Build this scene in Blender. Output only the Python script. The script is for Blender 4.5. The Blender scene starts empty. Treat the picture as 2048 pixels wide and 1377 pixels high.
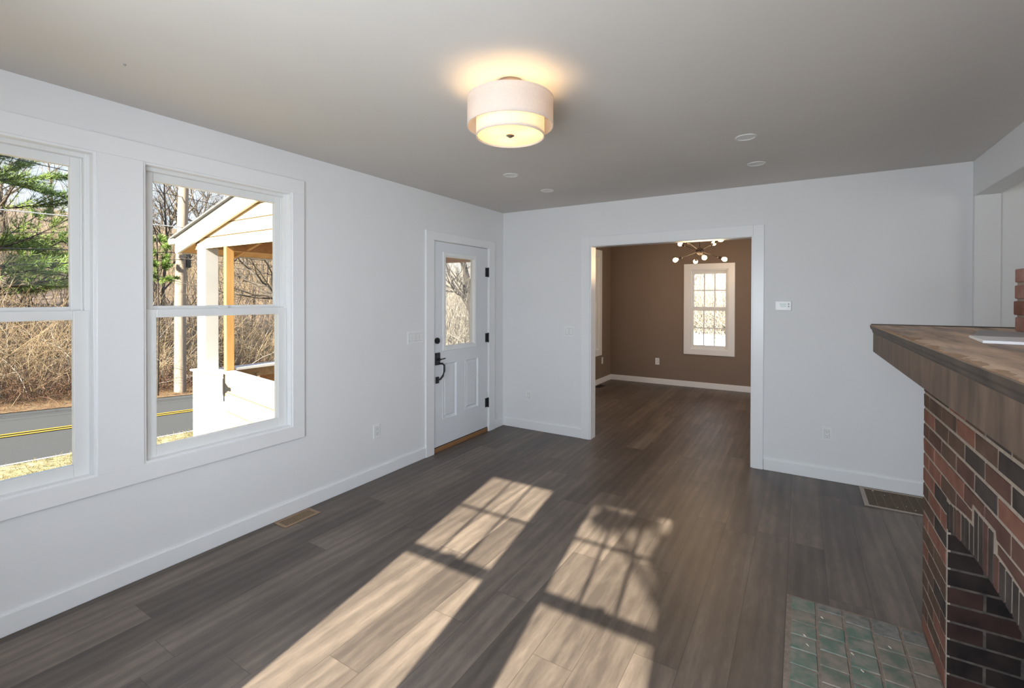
import bpy, bmesh, math, random
import numpy as np
from mathutils import Vector, Matrix

random.seed(7)
RNG = np.random.default_rng(11)
SC = bpy.context.scene
COL = SC.collection

# ---------------------------------------------------------------- camera
f_px, pitch, roll, yaw = 936.19, -0.0077, 0.0020, 0.5526
def cam_vec(x, y, z):
    """image right / up / forward -> world"""
    c, s = math.cos(roll), math.sin(roll)
    x, y = c * x - s * y, s * x + c * y
    cp, sp = math.cos(pitch), math.sin(pitch)
    fw, up = cp * z - sp * y, sp * z + cp * y
    cy, sy = math.cos(yaw), math.sin(yaw)
    return Vector((cy * x - sy * fw, sy * x + cy * fw, up))
cam_data = bpy.data.cameras.new('camera')
cam = bpy.data.objects.new('camera', cam_data)
COL.objects.link(cam)
r_, u_, b_ = cam_vec(1, 0, 0), cam_vec(0, 1, 0), -cam_vec(0, 0, 1)
cam.matrix_world = Matrix(((r_.x, u_.x, b_.x, 0), (r_.y, u_.y, b_.y, 0), (r_.z, u_.z, b_.z, 1.5), (0, 0, 0, 1)))
cam_data.sensor_width = 36.0
cam_data.lens = 36.0 * f_px / 2048.0
cam_data.shift_y = -84.8 / 2048.0
cam_data.clip_start = 0.03
cam_data.clip_end = 400
SC.camera = cam

# ---------------------------------------------------------------- view, world, sun
SC.view_settings.view_transform = 'Standard'
SC.view_settings.look = 'None'
SC.view_settings.gamma = 1.0
SC.view_settings.use_curve_mapping = False
SC.view_settings.exposure = 0.0
SC.cycles.max_bounces = 9
SC.cycles.diffuse_bounces = 5
SC.cycles.glossy_bounces = 3
SC.cycles.transmission_bounces = 6
SC.cycles.transparent_max_bounces = 16
SC.cycles.caustics_reflective = False
SC.cycles.caustics_refractive = False
SC.cycles.sample_clamp_indirect = 6.0

world = bpy.data.worlds.new('world')
SC.world = world
world.use_nodes = True
wn, wl = world.node_tree.nodes, world.node_tree.links
wn.clear()
w_out = wn.new('ShaderNodeOutputWorld')
w_bg = wn.new('ShaderNodeBackground')
w_tc = wn.new('ShaderNodeTexCoord')
w_sep = wn.new('ShaderNodeSeparateXYZ')
w_ramp = wn.new('ShaderNodeValToRGB')
w_noise = wn.new('ShaderNodeTexNoise')
w_mix = wn.new('ShaderNodeMixRGB')
wl.new(w_tc.outputs['Generated'], w_sep.inputs[0])
wl.new(w_sep.outputs[2], w_ramp.inputs[0])
e = w_ramp.color_ramp.elements
e[0].position, e[0].color = 0.0, (1.0, 1.02, 1.05, 1)
e[1].position, e[1].color = 0.75, (0.32, 0.55, 1.0, 1)
w_mid = w_ramp.color_ramp.elements.new(0.22)
w_mid.color = (0.80, 0.92, 1.08, 1)
w_noise.inputs['Scale'].default_value = 3.0
w_noise.inputs['Detail'].default_value = 5.0
wl.new(w_tc.outputs['Generated'], w_noise.inputs['Vector'])
w_nr = wn.new('ShaderNodeValToRGB')
w_nr.color_ramp.elements[0].position = 0.48
w_nr.color_ramp.elements[1].position = 0.75
wl.new(w_noise.outputs[0], w_nr.inputs[0])
wl.new(w_nr.outputs[0], w_mix.inputs[0])
wl.new(w_ramp.outputs[0], w_mix.inputs[1])
w_mix.inputs[2].default_value = (1.1, 1.1, 1.12, 1)
wl.new(w_mix.outputs[0], w_bg.inputs[0])
w_bg.inputs[1].default_value = 1.25
wl.new(w_bg.outputs[0], w_out.inputs[0])

SUN_TRAVEL = Vector((-0.157, 1.0, -0.578)).normalized()
sun_data = bpy.data.lights.new('sun', 'SUN')
sun_data.energy = 27.0
sun_data.color = (1.0, 0.91, 0.765)
sun_data.angle = math.radians(0.55)
sun = bpy.data.objects.new('sun', sun_data)
COL.objects.link(sun)
sun.rotation_euler = SUN_TRAVEL.to_track_quat('-Z', 'Y').to_euler()
sun.location = (2, -10, 9)

def area_light(name, loc, direction, sx, sy, power, color):
    d = bpy.data.lights.new(name, 'AREA')
    d.shape = 'RECTANGLE'
    d.size, d.size_y, d.energy, d.color = sx, sy, power, color
    o = bpy.data.objects.new(name, d)
    COL.objects.link(o)
    o.location = loc
    o.rotation_euler = Vector(direction).to_track_quat('-Z', 'Z').to_euler()
    return o
# fill lamps added outside window openings out of view, to brighten the rooms
FILL_COL = (0.80, 0.885, 1.0)
area_light('fill_lamp_rear', (-0.88, -0.62, 1.42), (-0.50, 1, -0.28), 2.1, 1.6, 195, FILL_COL)
area_light('fill_lamp_side_room', (4.85, 2.4, 1.5), (-1, 0, -0.02), 2.6, 1.6, 26, FILL_COL)
area_light('fill_lamp_dining', (1.45, 6.6, 1.4), (-1, 0, 0), 1.4, 1.6, 22, FILL_COL)

# ---------------------------------------------------------------- materials
def new_mat(name):
    m = bpy.data.materials.new(name)
    m.use_nodes = True
    nt = m.node_tree
    nt.nodes.clear()
    out = nt.nodes.new('ShaderNodeOutputMaterial')
    bs = nt.nodes.new('ShaderNodeBsdfPrincipled')
    nt.links.new(bs.outputs[0], out.inputs[0])
    return m, nt, bs
def ramp(nt, fac, stops):
    r = nt.nodes.new('ShaderNodeValToRGB')
    el = r.color_ramp.elements
    while len(el) > 2: el.remove(el[-1])
    for i, (p, c) in enumerate(stops):
        x = el[i] if i < 2 else el.new(p)
        x.position = p
        x.color = (*c, 1)
    nt.links.new(fac, r.inputs[0])
    return r.outputs[0]
def coords(nt, scale=(1, 1, 1), kind='Object'):
    tc = nt.nodes.new('ShaderNodeTexCoord')
    mp = nt.nodes.new('ShaderNodeMapping')
    mp.inputs['Scale'].default_value = scale
    nt.links.new(tc.outputs[kind], mp.inputs[0])
    return mp.outputs[0]
def noise(nt, vec, scale, detail=4.0, rough=0.55):
    n = nt.nodes.new('ShaderNodeTexNoise')
    n.inputs['Scale'].default_value = scale
    n.inputs['Detail'].default_value = detail
    n.inputs['Roughness'].default_value = rough
    nt.links.new(vec, n.inputs['Vector'])
    return n.outputs[0]
def bump(nt, bs, height, strength=0.2, dist=0.01):
    b = nt.nodes.new('ShaderNodeBump')
    b.inputs['Strength'].default_value = strength
    b.inputs['Distance'].default_value = dist
    nt.links.new(height, b.inputs['Height'])
    nt.links.new(b.outputs[0], bs.inputs['Normal'])
def simple(name, c1, c2=None, rough=0.5, scale=20, stretch=(1, 1, 1), metal=0.0, bmp=0.0, spec=0.5, detail=4.0, lo=0.3, hi=0.7, bdist=0.004):
    m, nt, bs = new_mat(name)
    bs.inputs['Roughness'].default_value = rough
    bs.inputs['Metallic'].default_value = metal
    bs.inputs['Specular IOR Level'].default_value = spec
    n = noise(nt, coords(nt, stretch), scale, detail)
    nt.links.new(ramp(nt, n, [(lo, c1), (hi, c2 or tuple(v * 0.94 for v in c1))]), bs.inputs['Base Color'])
    if bmp: bump(nt, bs, n, bmp, bdist)
    return m
def math_node(nt, op, a, b=None):
    n = nt.nodes.new('ShaderNodeMath')
    n.operation = op
    for i, v in enumerate((a, b)):
        if v is None: continue
        if isinstance(v, (int, float)): n.inputs[i].default_value = v
        else: nt.links.new(v, n.inputs[i])
    return n.outputs[0]

M = {}
M['wall'] = simple('wall_paint_white', (0.80, 0.80, 0.805), (0.785, 0.785, 0.79), 0.62, 3, bmp=0.02, spec=0.3)
M['lens'] = simple('downlight_lens', (0.76, 0.75, 0.73), (0.74, 0.73, 0.71), 0.5, 9)
M['ceiling'] = simple('ceiling_paint', (0.66, 0.625, 0.59), (0.645, 0.61, 0.575), 0.85, 2.5, spec=0.15)
M['trim'] = simple('trim_paint_semigloss', (0.84, 0.84, 0.845), (0.825, 0.825, 0.83), 0.28, 4)
M['door'] = simple('door_paint', (0.76, 0.775, 0.80), (0.745, 0.76, 0.785), 0.35, 5)
M['vinyl'] = simple('window_vinyl', (0.80, 0.80, 0.79), (0.79, 0.79, 0.78), 0.35, 6)
M['brown'] = simple('brown_wall_paint', (0.235, 0.176, 0.134), (0.225, 0.168, 0.128), 0.6, 3, spec=0.3)
M['plastic'] = simple('white_plastic', (0.84, 0.84, 0.83), (0.82, 0.82, 0.81), 0.3, 9)
M['plastic_dim'] = simple('plastic_gap', (0.30, 0.30, 0.30), (0.26, 0.26, 0.26), 0.5, 9)
M['display'] = simple('thermostat_display', (0.20, 0.24, 0.21), (0.17, 0.21, 0.18), 0.2, 9)
M['black'] = simple('black_metal', (0.018, 0.018, 0.020), (0.026, 0.026, 0.028), 0.42, 12, metal=0.3)
M['dark_slot'] = simple('dark_slot', (0.012, 0.010, 0.009), (0.018, 0.015, 0.013), 0.8, 15)
M['bronze'] = simple('dark_bronze', (0.020, 0.014, 0.011), (0.03, 0.021, 0.016), 0.45, 12, metal=0.2)
M['nickel'] = simple('brushed_nickel', (0.50, 0.42, 0.36), (0.44, 0.37, 0.32), 0.32, 25, (1, 1, 8), metal=0.9)
M['register_tan'] = simple('register_tan_metal', (0.30, 0.20, 0.125), (0.27, 0.18, 0.11), 0.45, 14)
M['grille_brown'] = simple('grille_brown_metal', (0.115, 0.075, 0.045), (0.09, 0.06, 0.035), 0.5, 20)
M['grille_line'] = simple('grille_line_metal', (0.19, 0.125, 0.08), (0.16, 0.105, 0.07), 0.5, 20)
M['grille_frame'] = simple('grille_frame_metal', (0.36, 0.29, 0.24), (0.31, 0.25, 0.20), 0.45, 20)
M['oak_sill'] = simple('oak_threshold', (0.33, 0.17, 0.07), (0.25, 0.12, 0.045), 0.45, 10, (12, 1, 12))
M['debris'] = simple('plaster_crumb', (0.75, 0.66, 0.55), (0.65, 0.55, 0.45), 0.8, 30)

def floor_material():
    m, nt, bs = new_mat('floor_oak_planks')
    tc = nt.nodes.new('ShaderNodeTexCoord')
    sp = nt.nodes.new('ShaderNodeSeparateXYZ')
    nt.links.new(tc.outputs['Object'], sp.inputs[0])
    px = math_node(nt, 'DIVIDE', math_node(nt, 'ADD', sp.outputs[0], 20 * 0.18 + 1.313 - 1.26), 0.18)
    row = math_node(nt, 'FLOOR', px)
    wn1 = nt.nodes.new('ShaderNodeTexWhiteNoise'); wn1.noise_dimensions = '1D'
    nt.links.new(row, wn1.inputs['W'])
    py = math_node(nt, 'DIVIDE', math_node(nt, 'ADD', math_node(nt, 'ADD', sp.outputs[1], 30.0), math_node(nt, 'MULTIPLY', wn1.outputs[0], 1.7)), 1.45)
    colid = math_node(nt, 'FLOOR', py)
    wn2 = nt.nodes.new('ShaderNodeTexWhiteNoise'); wn2.noise_dimensions = '2D'
    cb = nt.nodes.new('ShaderNodeCombineXYZ')
    nt.links.new(row, cb.inputs[0]); nt.links.new(colid, cb.inputs[1])
    nt.links.new(cb.outputs[0], wn2.inputs['Vector'])
    # grain: stretched noise shifted per plank
    cb2 = nt.nodes.new('ShaderNodeCombineXYZ')
    nt.links.new(math_node(nt, 'ADD', math_node(nt, 'MULTIPLY', sp.outputs[0], 8.0), math_node(nt, 'MULTIPLY', wn2.outputs[0], 90.0)), cb2.inputs[0])
    nt.links.new(math_node(nt, 'ADD', math_node(nt, 'MULTIPLY', sp.outputs[1], 1.0), math_node(nt, 'MULTIPLY', wn2.outputs[0], 37.0)), cb2.inputs[1])
    g1 = noise(nt, cb2.outputs[0], 1.0, 5.0, 0.6)
    wv = nt.nodes.new('ShaderNodeTexWave')
    wv.wave_type = 'BANDS'; wv.bands_direction = 'X'
    wv.inputs['Scale'].default_value = 0.55
    wv.inputs['Distortion'].default_value = 9.0
    wv.inputs['Detail'].default_value = 3.0
    wv.inputs['Detail Scale'].default_value = 0.7
    nt.links.new(cb2.outputs[0], wv.inputs['Vector'])
    cb3 = nt.nodes.new('ShaderNodeCombineXYZ')
    nt.links.new(math_node(nt, 'MULTIPLY', sp.outputs[0], 70.0), cb3.inputs[0])
    nt.links.new(math_node(nt, 'MULTIPLY', sp.outputs[1], 9.0), cb3.inputs[1])
    g2 = noise(nt, cb3.outputs[0], 1.0, 3.0, 0.6)
    g3 = noise(nt, coords(nt, (4.5, 1.9, 1)), 1.0, 6.0, 0.65)
    t = math_node(nt, 'ADD', math_node(nt, 'MULTIPLY', g1, 0.36), math_node(nt, 'MULTIPLY', wv.outputs[0], 0.07))
    t = math_node(nt, 'ADD', t, math_node(nt, 'MULTIPLY', g2, 0.22))
    t = math_node(nt, 'ADD', t, math_node(nt, 'MULTIPLY', g3, 0.36))
    t = math_node(nt, 'ADD', t, math_node(nt, 'MULTIPLY', math_node(nt, 'SUBTRACT', wn2.outputs[0], 0.5), 0.16))
    col = ramp(nt, t, [(0.36, (0.070, 0.055, 0.046)), (0.72, (0.220, 0.174, 0.138)), (0.53, (0.123, 0.097, 0.079))])
    # seams
    fx = math_node(nt, 'FRACT', px); fy = math_node(nt, 'FRACT', py)
    ex = math_node(nt, 'LESS_THAN', math_node(nt, 'MINIMUM', fx, math_node(nt, 'SUBTRACT', 1.0, fx)), 0.0085)
    ey = math_node(nt, 'LESS_THAN', math_node(nt, 'MINIMUM', fy, math_node(nt, 'SUBTRACT', 1.0, fy)), 0.0011)
    seam = math_node(nt, 'MAXIMUM', ex, ey)
    mx = nt.nodes.new('ShaderNodeMixRGB')
    nt.links.new(math_node(nt, 'MULTIPLY', seam, 0.55), mx.inputs[0])
    nt.links.new(col, mx.inputs[1])
    mx.inputs[2].default_value = (0.04, 0.03, 0.025, 1)
    nt.links.new(mx.outputs[0], bs.inputs['Base Color'])
    rr = math_node(nt, 'ADD', 0.34, math_node(nt, 'MULTIPLY', g2, 0.16))
    nt.links.new(rr, bs.inputs['Roughness'])
    bs.inputs['Specular IOR Level'].default_value = 0.42
    hh = math_node(nt, 'SUBTRACT', math_node(nt, 'MULTIPLY', g2, 0.25), seam)
    bump(nt, bs, hh, 0.22, 0.0012)
    return m
M['floor'] = floor_material()

def glass_material(name='window_glass', tint=(0.97, 0.985, 0.98), refl=0.05):
    m, nt, bs = new_mat(name)
    nt.nodes.remove(bs)
    out = [n for n in nt.nodes if n.type == 'OUTPUT_MATERIAL'][0]
    tr = nt.nodes.new('ShaderNodeBsdfTransparent'); tr.inputs[0].default_value = (*tint, 1)
    gl = nt.nodes.new('ShaderNodeBsdfGlossy'); gl.inputs['Roughness'].default_value = 0.02
    fr = nt.nodes.new('ShaderNodeFresnel'); fr.inputs[0].default_value = 1.32
    mx = nt.nodes.new('ShaderNodeMixShader')
    nt.links.new(math_node(nt, 'MULTIPLY', fr.outputs[0], 0.35), mx.inputs[0])
    nt.links.new(tr.outputs[0], mx.inputs[1]); nt.links.new(gl.outputs[0], mx.inputs[2])
    nt.links.new(mx.outputs[0], out.inputs[0])
    return m
M['glass'] = glass_material()

def shade_material(name, col, trans, emit=0.0, ecol=(1, 1, 1), scale=180):
    m, nt, bs = new_mat(name)
    nt.nodes.remove(bs)
    out = [n for n in nt.nodes if n.type == 'OUTPUT_MATERIAL'][0]
    n = noise(nt, coords(nt, (1, 1, 1)), scale, 2.0)
    c = ramp(nt, n, [(0.3, tuple(v * 0.93 for v in col)), (0.7, col)])
    df = nt.nodes.new('ShaderNodeBsdfDiffuse'); nt.links.new(c, df.inputs[0])
    tl = nt.nodes.new('ShaderNodeBsdfTranslucent'); nt.links.new(c, tl.inputs[0])
    mx = nt.nodes.new('ShaderNodeMixShader'); mx.inputs[0].default_value = trans
    nt.links.new(df.outputs[0], mx.inputs[1]); nt.links.new(tl.outputs[0], mx.inputs[2])
    last = mx.outputs[0]
    if emit:
        em = nt.nodes.new('ShaderNodeEmission'); em.inputs[0].default_value = (*ecol, 1); em.inputs[1].default_value = emit
        ad = nt.nodes.new('ShaderNodeAddShader')
        nt.links.new(last, ad.inputs[0]); nt.links.new(em.outputs[0], ad.inputs[1]); last = ad.outputs[0]
    nt.links.new(last, out.inputs[0])
    return m
def emit_material(name, col, strength):
    m, nt, bs = new_mat(name)
    bs.inputs['Base Color'].default_value = (0.9, 0.85, 0.75, 1)
    bs.inputs['Emission Color'].default_value = (*col, 1)
    bs.inputs['Emission Strength'].default_value = strength
    return m
M['shade_outer'] = shade_material('linen_outer_shade', (0.92, 0.87, 0.83), 0.54)
M['shade_inner'] = shade_material('linen_inner_shade', (0.90, 0.84, 0.76), 0.42)
M['diffuser'] = shade_material('frosted_diffuser', (0.95, 0.90, 0.78), 0.50, 0.22, (1.0, 0.70, 0.34), 8)
M['bulb'] = emit_material('lit_bulb', (1.0, 0.72, 0.40), 9.0)

def brick_mat(name, c1, c2, scale=9, rough=0.9):
    return simple(name, c1, c2, rough, scale, bmp=0.5, spec=0.25, detail=7, bdist=0.006)
M['brick_red'] = brick_mat('brick_red', (0.170, 0.072, 0.050), (0.250, 0.120, 0.085))
M['brick_brown'] = brick_mat('brick_brown', (0.085, 0.052, 0.038), (0.14, 0.086, 0.062))
M['brick_dark'] = brick_mat('brick_dark', (0.036, 0.029, 0.026), (0.078, 0.060, 0.052))
M['brick_maroon'] = brick_mat('brick_maroon', (0.085, 0.044, 0.036), (0.14, 0.072, 0.056))
M['brick_soot'] = brick_mat('brick_sooty', (0.010, 0.008, 0.008), (0.040, 0.026, 0.022))
M['brick_pink'] = brick_mat('brick_chimney', (0.28, 0.14, 0.11), (0.40, 0.23, 0.19), 14)
M['brick_charred'] = brick_mat('brick_charred', (0.016, 0.010, 0.009), (0.070, 0.034, 0.028), 6)
M['mortar'] = simple('mortar', (0.40, 0.33, 0.265), (0.29, 0.24, 0.19), 0.95, 40, bmp=0.4)
M['mortar_soot'] = simple('mortar_sooty', (0.12, 0.095, 0.078), (0.045, 0.037, 0.032), 0.95, 30, bmp=0.4)

def mantel_top_material():
    m, nt, bs = new_mat('mantel_worn_top')
    n1 = noise(nt, coords(nt, (9, 1.4, 4)), 1.6, 6.0, 0.62)
    n2 = noise(nt, coords(nt, (3.0, 1.2, 1)), 2.2, 4.0)
    a = ramp(nt, n1, [(0.34, (0.19, 0.14, 0.105)), (0.64, (0.72, 0.53, 0.38)), (0.48, (0.50, 0.35, 0.25))])
    mx = nt.nodes.new('ShaderNodeMixRGB')
    nt.links.new(ramp(nt, n2, [(0.52, (0, 0, 0)), (0.66, (0.75, 0.75, 0.75))]), mx.inputs[0])
    nt.links.new(a, mx.inputs[1]); mx.inputs[2].default_value = (0.30, 0.275, 0.26, 1)
    nt.links.new(mx.outputs[0], bs.inputs['Base Color'])
    bs.inputs['Roughness'].default_value = 0.55
    bump(nt, bs, n1, 0.3, 0.004)
    return m
M['mantel_top'] = mantel_top_material()
M['mantel'] = simple('mantel_stained_oak', (0.040, 0.026, 0.018), (0.150, 0.098, 0.065), 0.5, 3.2, (5, 6, 1.5), bmp=0.15, detail=9, lo=0.30, hi=0.72)
M['mantel_dark'] = simple('mantel_dark_edge', (0.030, 0.022, 0.017), (0.075, 0.054, 0.04), 0.5, 9, bmp=0.2)
M['raw_wood'] = simple('splintered_wood', (0.30, 0.19, 0.115), (0.42, 0.28, 0.18), 0.8, 18, (4, 1, 4), bmp=0.3)
M['tile_green'] = simple('green_glazed_tile', (0.105, 0.170, 0.130), (0.27, 0.24, 0.20), 0.42, 13, bmp=0.15, detail=8, lo=0.42, hi=0.64)
M['tile_dusty'] = simple('dusty_green_tile', (0.120, 0.155, 0.120), (0.27, 0.225, 0.185), 0.55, 13, bmp=0.2, detail=8, lo=0.36, hi=0.58)
M['tile_chipped'] = simple('chipped_edge_tile', (0.12, 0.135, 0.12), (0.27, 0.25, 0.225), 0.6, 30, bmp=0.6, detail=8)
M['grout'] = simple('hearth_grout', (0.30, 0.24, 0.195), (0.20, 0.155, 0.125), 0.95, 40, bmp=0.5)
M['paper'] = simple('grey_white_board', (0.44, 0.44, 0.45), (0.38, 0.38, 0.39), 0.7, 8)
M['white_strip'] = simple('white_strip_paint', (0.88, 0.89, 0.91), (0.84, 0.85, 0.87), 0.35, 8)

# outdoors
M['asphalt'] = simple('asphalt', (0.040, 0.041, 0.043), (0.068, 0.068, 0.069), 0.95, 60, detail=6, bmp=0.3)
M['line_white'] = simple('road_paint_white', (0.5, 0.49, 0.47), (0.4, 0.39, 0.375), 0.8, 12)
M['line_yellow'] = simple('road_paint_yellow', (0.62, 0.33, 0.022), (0.52, 0.27, 0.018), 0.8, 12)
M['lawn'] = simple('straw_lawn', (0.13, 0.120, 0.040), (0.42, 0.34, 0.19), 1.0, 7, detail=10, bmp=0.8, bdist=0.05, lo=0.36, hi=0.62)
M['verge'] = simple('leaf_litter_verge', (0.105, 0.045, 0.018), (0.23, 0.15, 0.07), 1.0, 6, detail=10, bmp=0.8, bdist=0.05, lo=0.35, hi=0.65)
M['hill'] = simple('wooded_hillside_litter', (0.15, 0.110, 0.082), (0.25, 0.19, 0.15), 1.0, 1.3, detail=10, bmp=0.9, bdist=0.2)
M['twig'] = simple('dry_twig', (0.23, 0.165, 0.095), (0.43, 0.325, 0.21), 0.9, 2.2)
M['twig_red'] = simple('bramble_stem', (0.13, 0.068, 0.042), (0.24, 0.140, 0.088), 0.9, 3)
M['twig_pale'] = simple('pale_branch', (0.30, 0.265, 0.22), (0.46, 0.415, 0.36), 0.9, 4)
M['bark'] = simple('bare_tree_bark', (0.060, 0.048, 0.038), (0.115, 0.095, 0.075), 0.95, 6, (2, 2, 0.5), bmp=0.5)
M['bark_dark'] = simple('dark_wet_bark', (0.030, 0.025, 0.021), (0.065, 0.054, 0.045), 0.95, 6, (2, 2, 0.5), bmp=0.5)
M['bark_tan'] = simple('tan_tree_bark', (0.12, 0.092, 0.066), (0.19, 0.15, 0.11), 0.95, 6, (2, 2, 0.5), bmp=0.5)
M['bark_white'] = simple('pale_trunk_bark', (0.36, 0.33, 0.29), (0.46, 0.43, 0.39), 0.9, 5, (2, 2, 0.6))
M['pine_bark'] = simple('pine_bark', (0.030, 0.026, 0.022), (0.07, 0.055, 0.042), 0.95, 7, bmp=0.5)
M['needle'] = simple('pine_needles', (0.060, 0.135, 0.035), (0.27, 0.36, 0.075), 0.55, 0.9, detail=3)
M['pole'] = simple('weathered_pole', (0.20, 0.155, 0.118), (0.32, 0.265, 0.215), 0.85, 3, (6, 6, 0.5), bmp=0.2)
M['wire'] = simple('black_wire', (0.02, 0.02, 0.02), (0.03, 0.03, 0.03), 0.5, 5)
M['wire_pale'] = simple('aluminium_wire', (0.55, 0.56, 0.57), (0.48, 0.49, 0.50), 0.4, 5)
M['porch_paint'] = simple('porch_white_paint', (0.60, 0.60, 0.60), (0.55, 0.55, 0.55), 0.5, 4)
M['pine_board'] = simple('new_pine_board', (0.40, 0.28, 0.155), (0.54, 0.40, 0.25), 0.6, 2.2, (1.2, 6, 6), detail=5, lo=0.3, hi=0.6)
M['pine_orange'] = simple('amber_pine_post', (0.48, 0.25, 0.075), (0.60, 0.36, 0.13), 0.6, 3, (9, 9, 0.7), detail=5)
M['joint'] = simple('board_joint', (0.13, 0.070, 0.030), (0.10, 0.055, 0.024), 0.8, 6)
M['porch_ceiling'] = simple('porch_rafter_wood', (0.50, 0.28, 0.12), (0.38, 0.20, 0.085), 0.7, 4, (1, 6, 6))
M['shingle'] = simple('grey_shingle', (0.10, 0.10, 0.105), (0.15, 0.15, 0.155), 0.9, 20, bmp=0.4)
M['fence_white'] = simple('white_fence_paint', (0.80, 0.80, 0.79), (0.74, 0.74, 0.73), 0.6, 5)
M['siding'] = simple('exterior_siding', (0.72, 0.72, 0.70), (0.68, 0.68, 0.66), 0.7, 5)

# ---------------------------------------------------------------- mesh helpers
class MB:
    def __init__(self):
        self.v, self.f, self.m = [], [], []
    def add(self, vs, fs, mi=0):
        o = len(self.v)
        self.v += [tuple(p) for p in vs]
        self.f += [tuple(i + o for i in q) for q in fs]
        self.m += [mi] * len(fs)
        return self
    def box(self, x0, x1, y0, y1, z0, z1, mi=0, T=None):
        vs = [(x, y, z) for x in (x0, x1) for y in (y0, y1) for z in (z0, z1)]
        if T: vs = [T(*p) for p in vs]
        return self.add(vs, [(0, 1, 3, 2), (4, 6, 7, 5), (0, 4, 5, 1), (2, 3, 7, 6), (0, 2, 6, 4), (1, 5, 7, 3)], mi)
    def frame(self, u0, u1, z0, z1, w, n0, n1, mi=0, T=None, wb=None, wt=None):
        wb = w if wb is None else wb
        wt = w if wt is None else wt
        self.box(u0, u0 + w, n0, n1, z0, z1, mi, T); self.box(u1 - w, u1, n0, n1, z0, z1, mi, T)
        if wb: self.box(u0 + w, u1 - w, n0, n1, z0, z0 + wb, mi, T)
        if wt: self.box(u0 + w, u1 - w, n0, n1, z1 - wt, z1, mi, T)
        return self
    def tube(self, pts, rad, n=8, mi=0, cap=True):
        pts = [Vector(p) for p in pts]
        rad = rad if isinstance(rad, (list, tuple)) else [rad] * len(pts)
        vs = []
        for i, p in enumerate(pts):
            t = (pts[min(i + 1, len(pts) - 1)] - pts[max(i - 1, 0)]).normalized()
            ref = Vector((0, 0, 1)) if abs(t.z) < 0.9 else Vector((1, 0, 0))
            a = t.cross(ref).normalized(); b = t.cross(a)
            for k in range(n):
                an = 2 * math.pi * k / n
                vs.append(p + (a * math.cos(an) + b * math.sin(an)) * rad[i])
        fs = []
        for i in range(len(pts) - 1):
            for k in range(n):
                fs.append((i * n + k, i * n + (k + 1) % n, (i + 1) * n + (k + 1) % n, (i + 1) * n + k))
        if cap:
            fs.append(tuple(range(n))[::-1]); fs.append(tuple(range((len(pts) - 1) * n, len(pts) * n)))
        return self.add(vs, fs, mi)
    def lathe(self, prof, c, n=32, mi=0, closed=False):
        vs, fs = [], []
        for r, z in prof:
            for k in range(n):
                a = 2 * math.pi * k / n
                vs.append((c[0] + r * math.cos(a), c[1] + r * math.sin(a), c[2] + z))
        m = len(prof)
        for i in range(m if closed else m - 1):
            j = (i + 1) % m
            for k in range(n):
                fs.append((i * n + k, i * n + (k + 1) % n, j * n + (k + 1) % n, j * n + k))
        return self.add(vs, fs, mi)
    def prism(self, poly, d0, d1, T, mi=0):
        """poly in (u, z); extruded along n from d0 to d1"""
        k = len(poly)
        vs = [T(u, d0, z) for u, z in poly] + [T(u, d1, z) for u, z in poly]
        fs = [tuple(range(k)), tuple(range(k, 2 * k))[::-1]] + [(i, (i + 1) % k, k + (i + 1) % k, k + i) for i in range(k)]
        return self.add(vs, fs, mi)
    def build(self, name, mats, parent=None, bevel=0.0, smooth=False, seg=2, keep=False):
        mats = mats if isinstance(mats, (list, tuple)) else [mats]
        me = bpy.data.meshes.new(name)
        off = Vector((0, 0, 0))
        q = parent
        while q is not None:
            off += q.location; q = q.parent
        me.from_pydata([(p[0] - off.x, p[1] - off.y, p[2] - off.z) for p in self.v], [], self.f)
        for m in mats: me.materials.append(M[m])
        me.polygons.foreach_set('material_index', self.m)
        if not keep:
            bm = bmesh.new(); bm.from_mesh(me)
            bmesh.ops.recalc_face_normals(bm, faces=bm.faces)
            bm.to_mesh(me); bm.free()
        if smooth:
            me.polygons.foreach_set('use_smooth', [True] * len(me.polygons))
        o = bpy.data.objects.new(name, me)
        COL.objects.link(o)
        if parent: o.parent = parent
        if smooth and smooth != 'all':
            md = o.modifiers.new('edges', 'EDGE_SPLIT'); md.split_angle = math.radians(38)
        if bevel:
            md = o.modifiers.new('bevel', 'BEVEL'); md.width = bevel; md.segments = seg
            md.limit_method = 'ANGLE'; md.angle_limit = math.radians(40)
        return o

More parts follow.
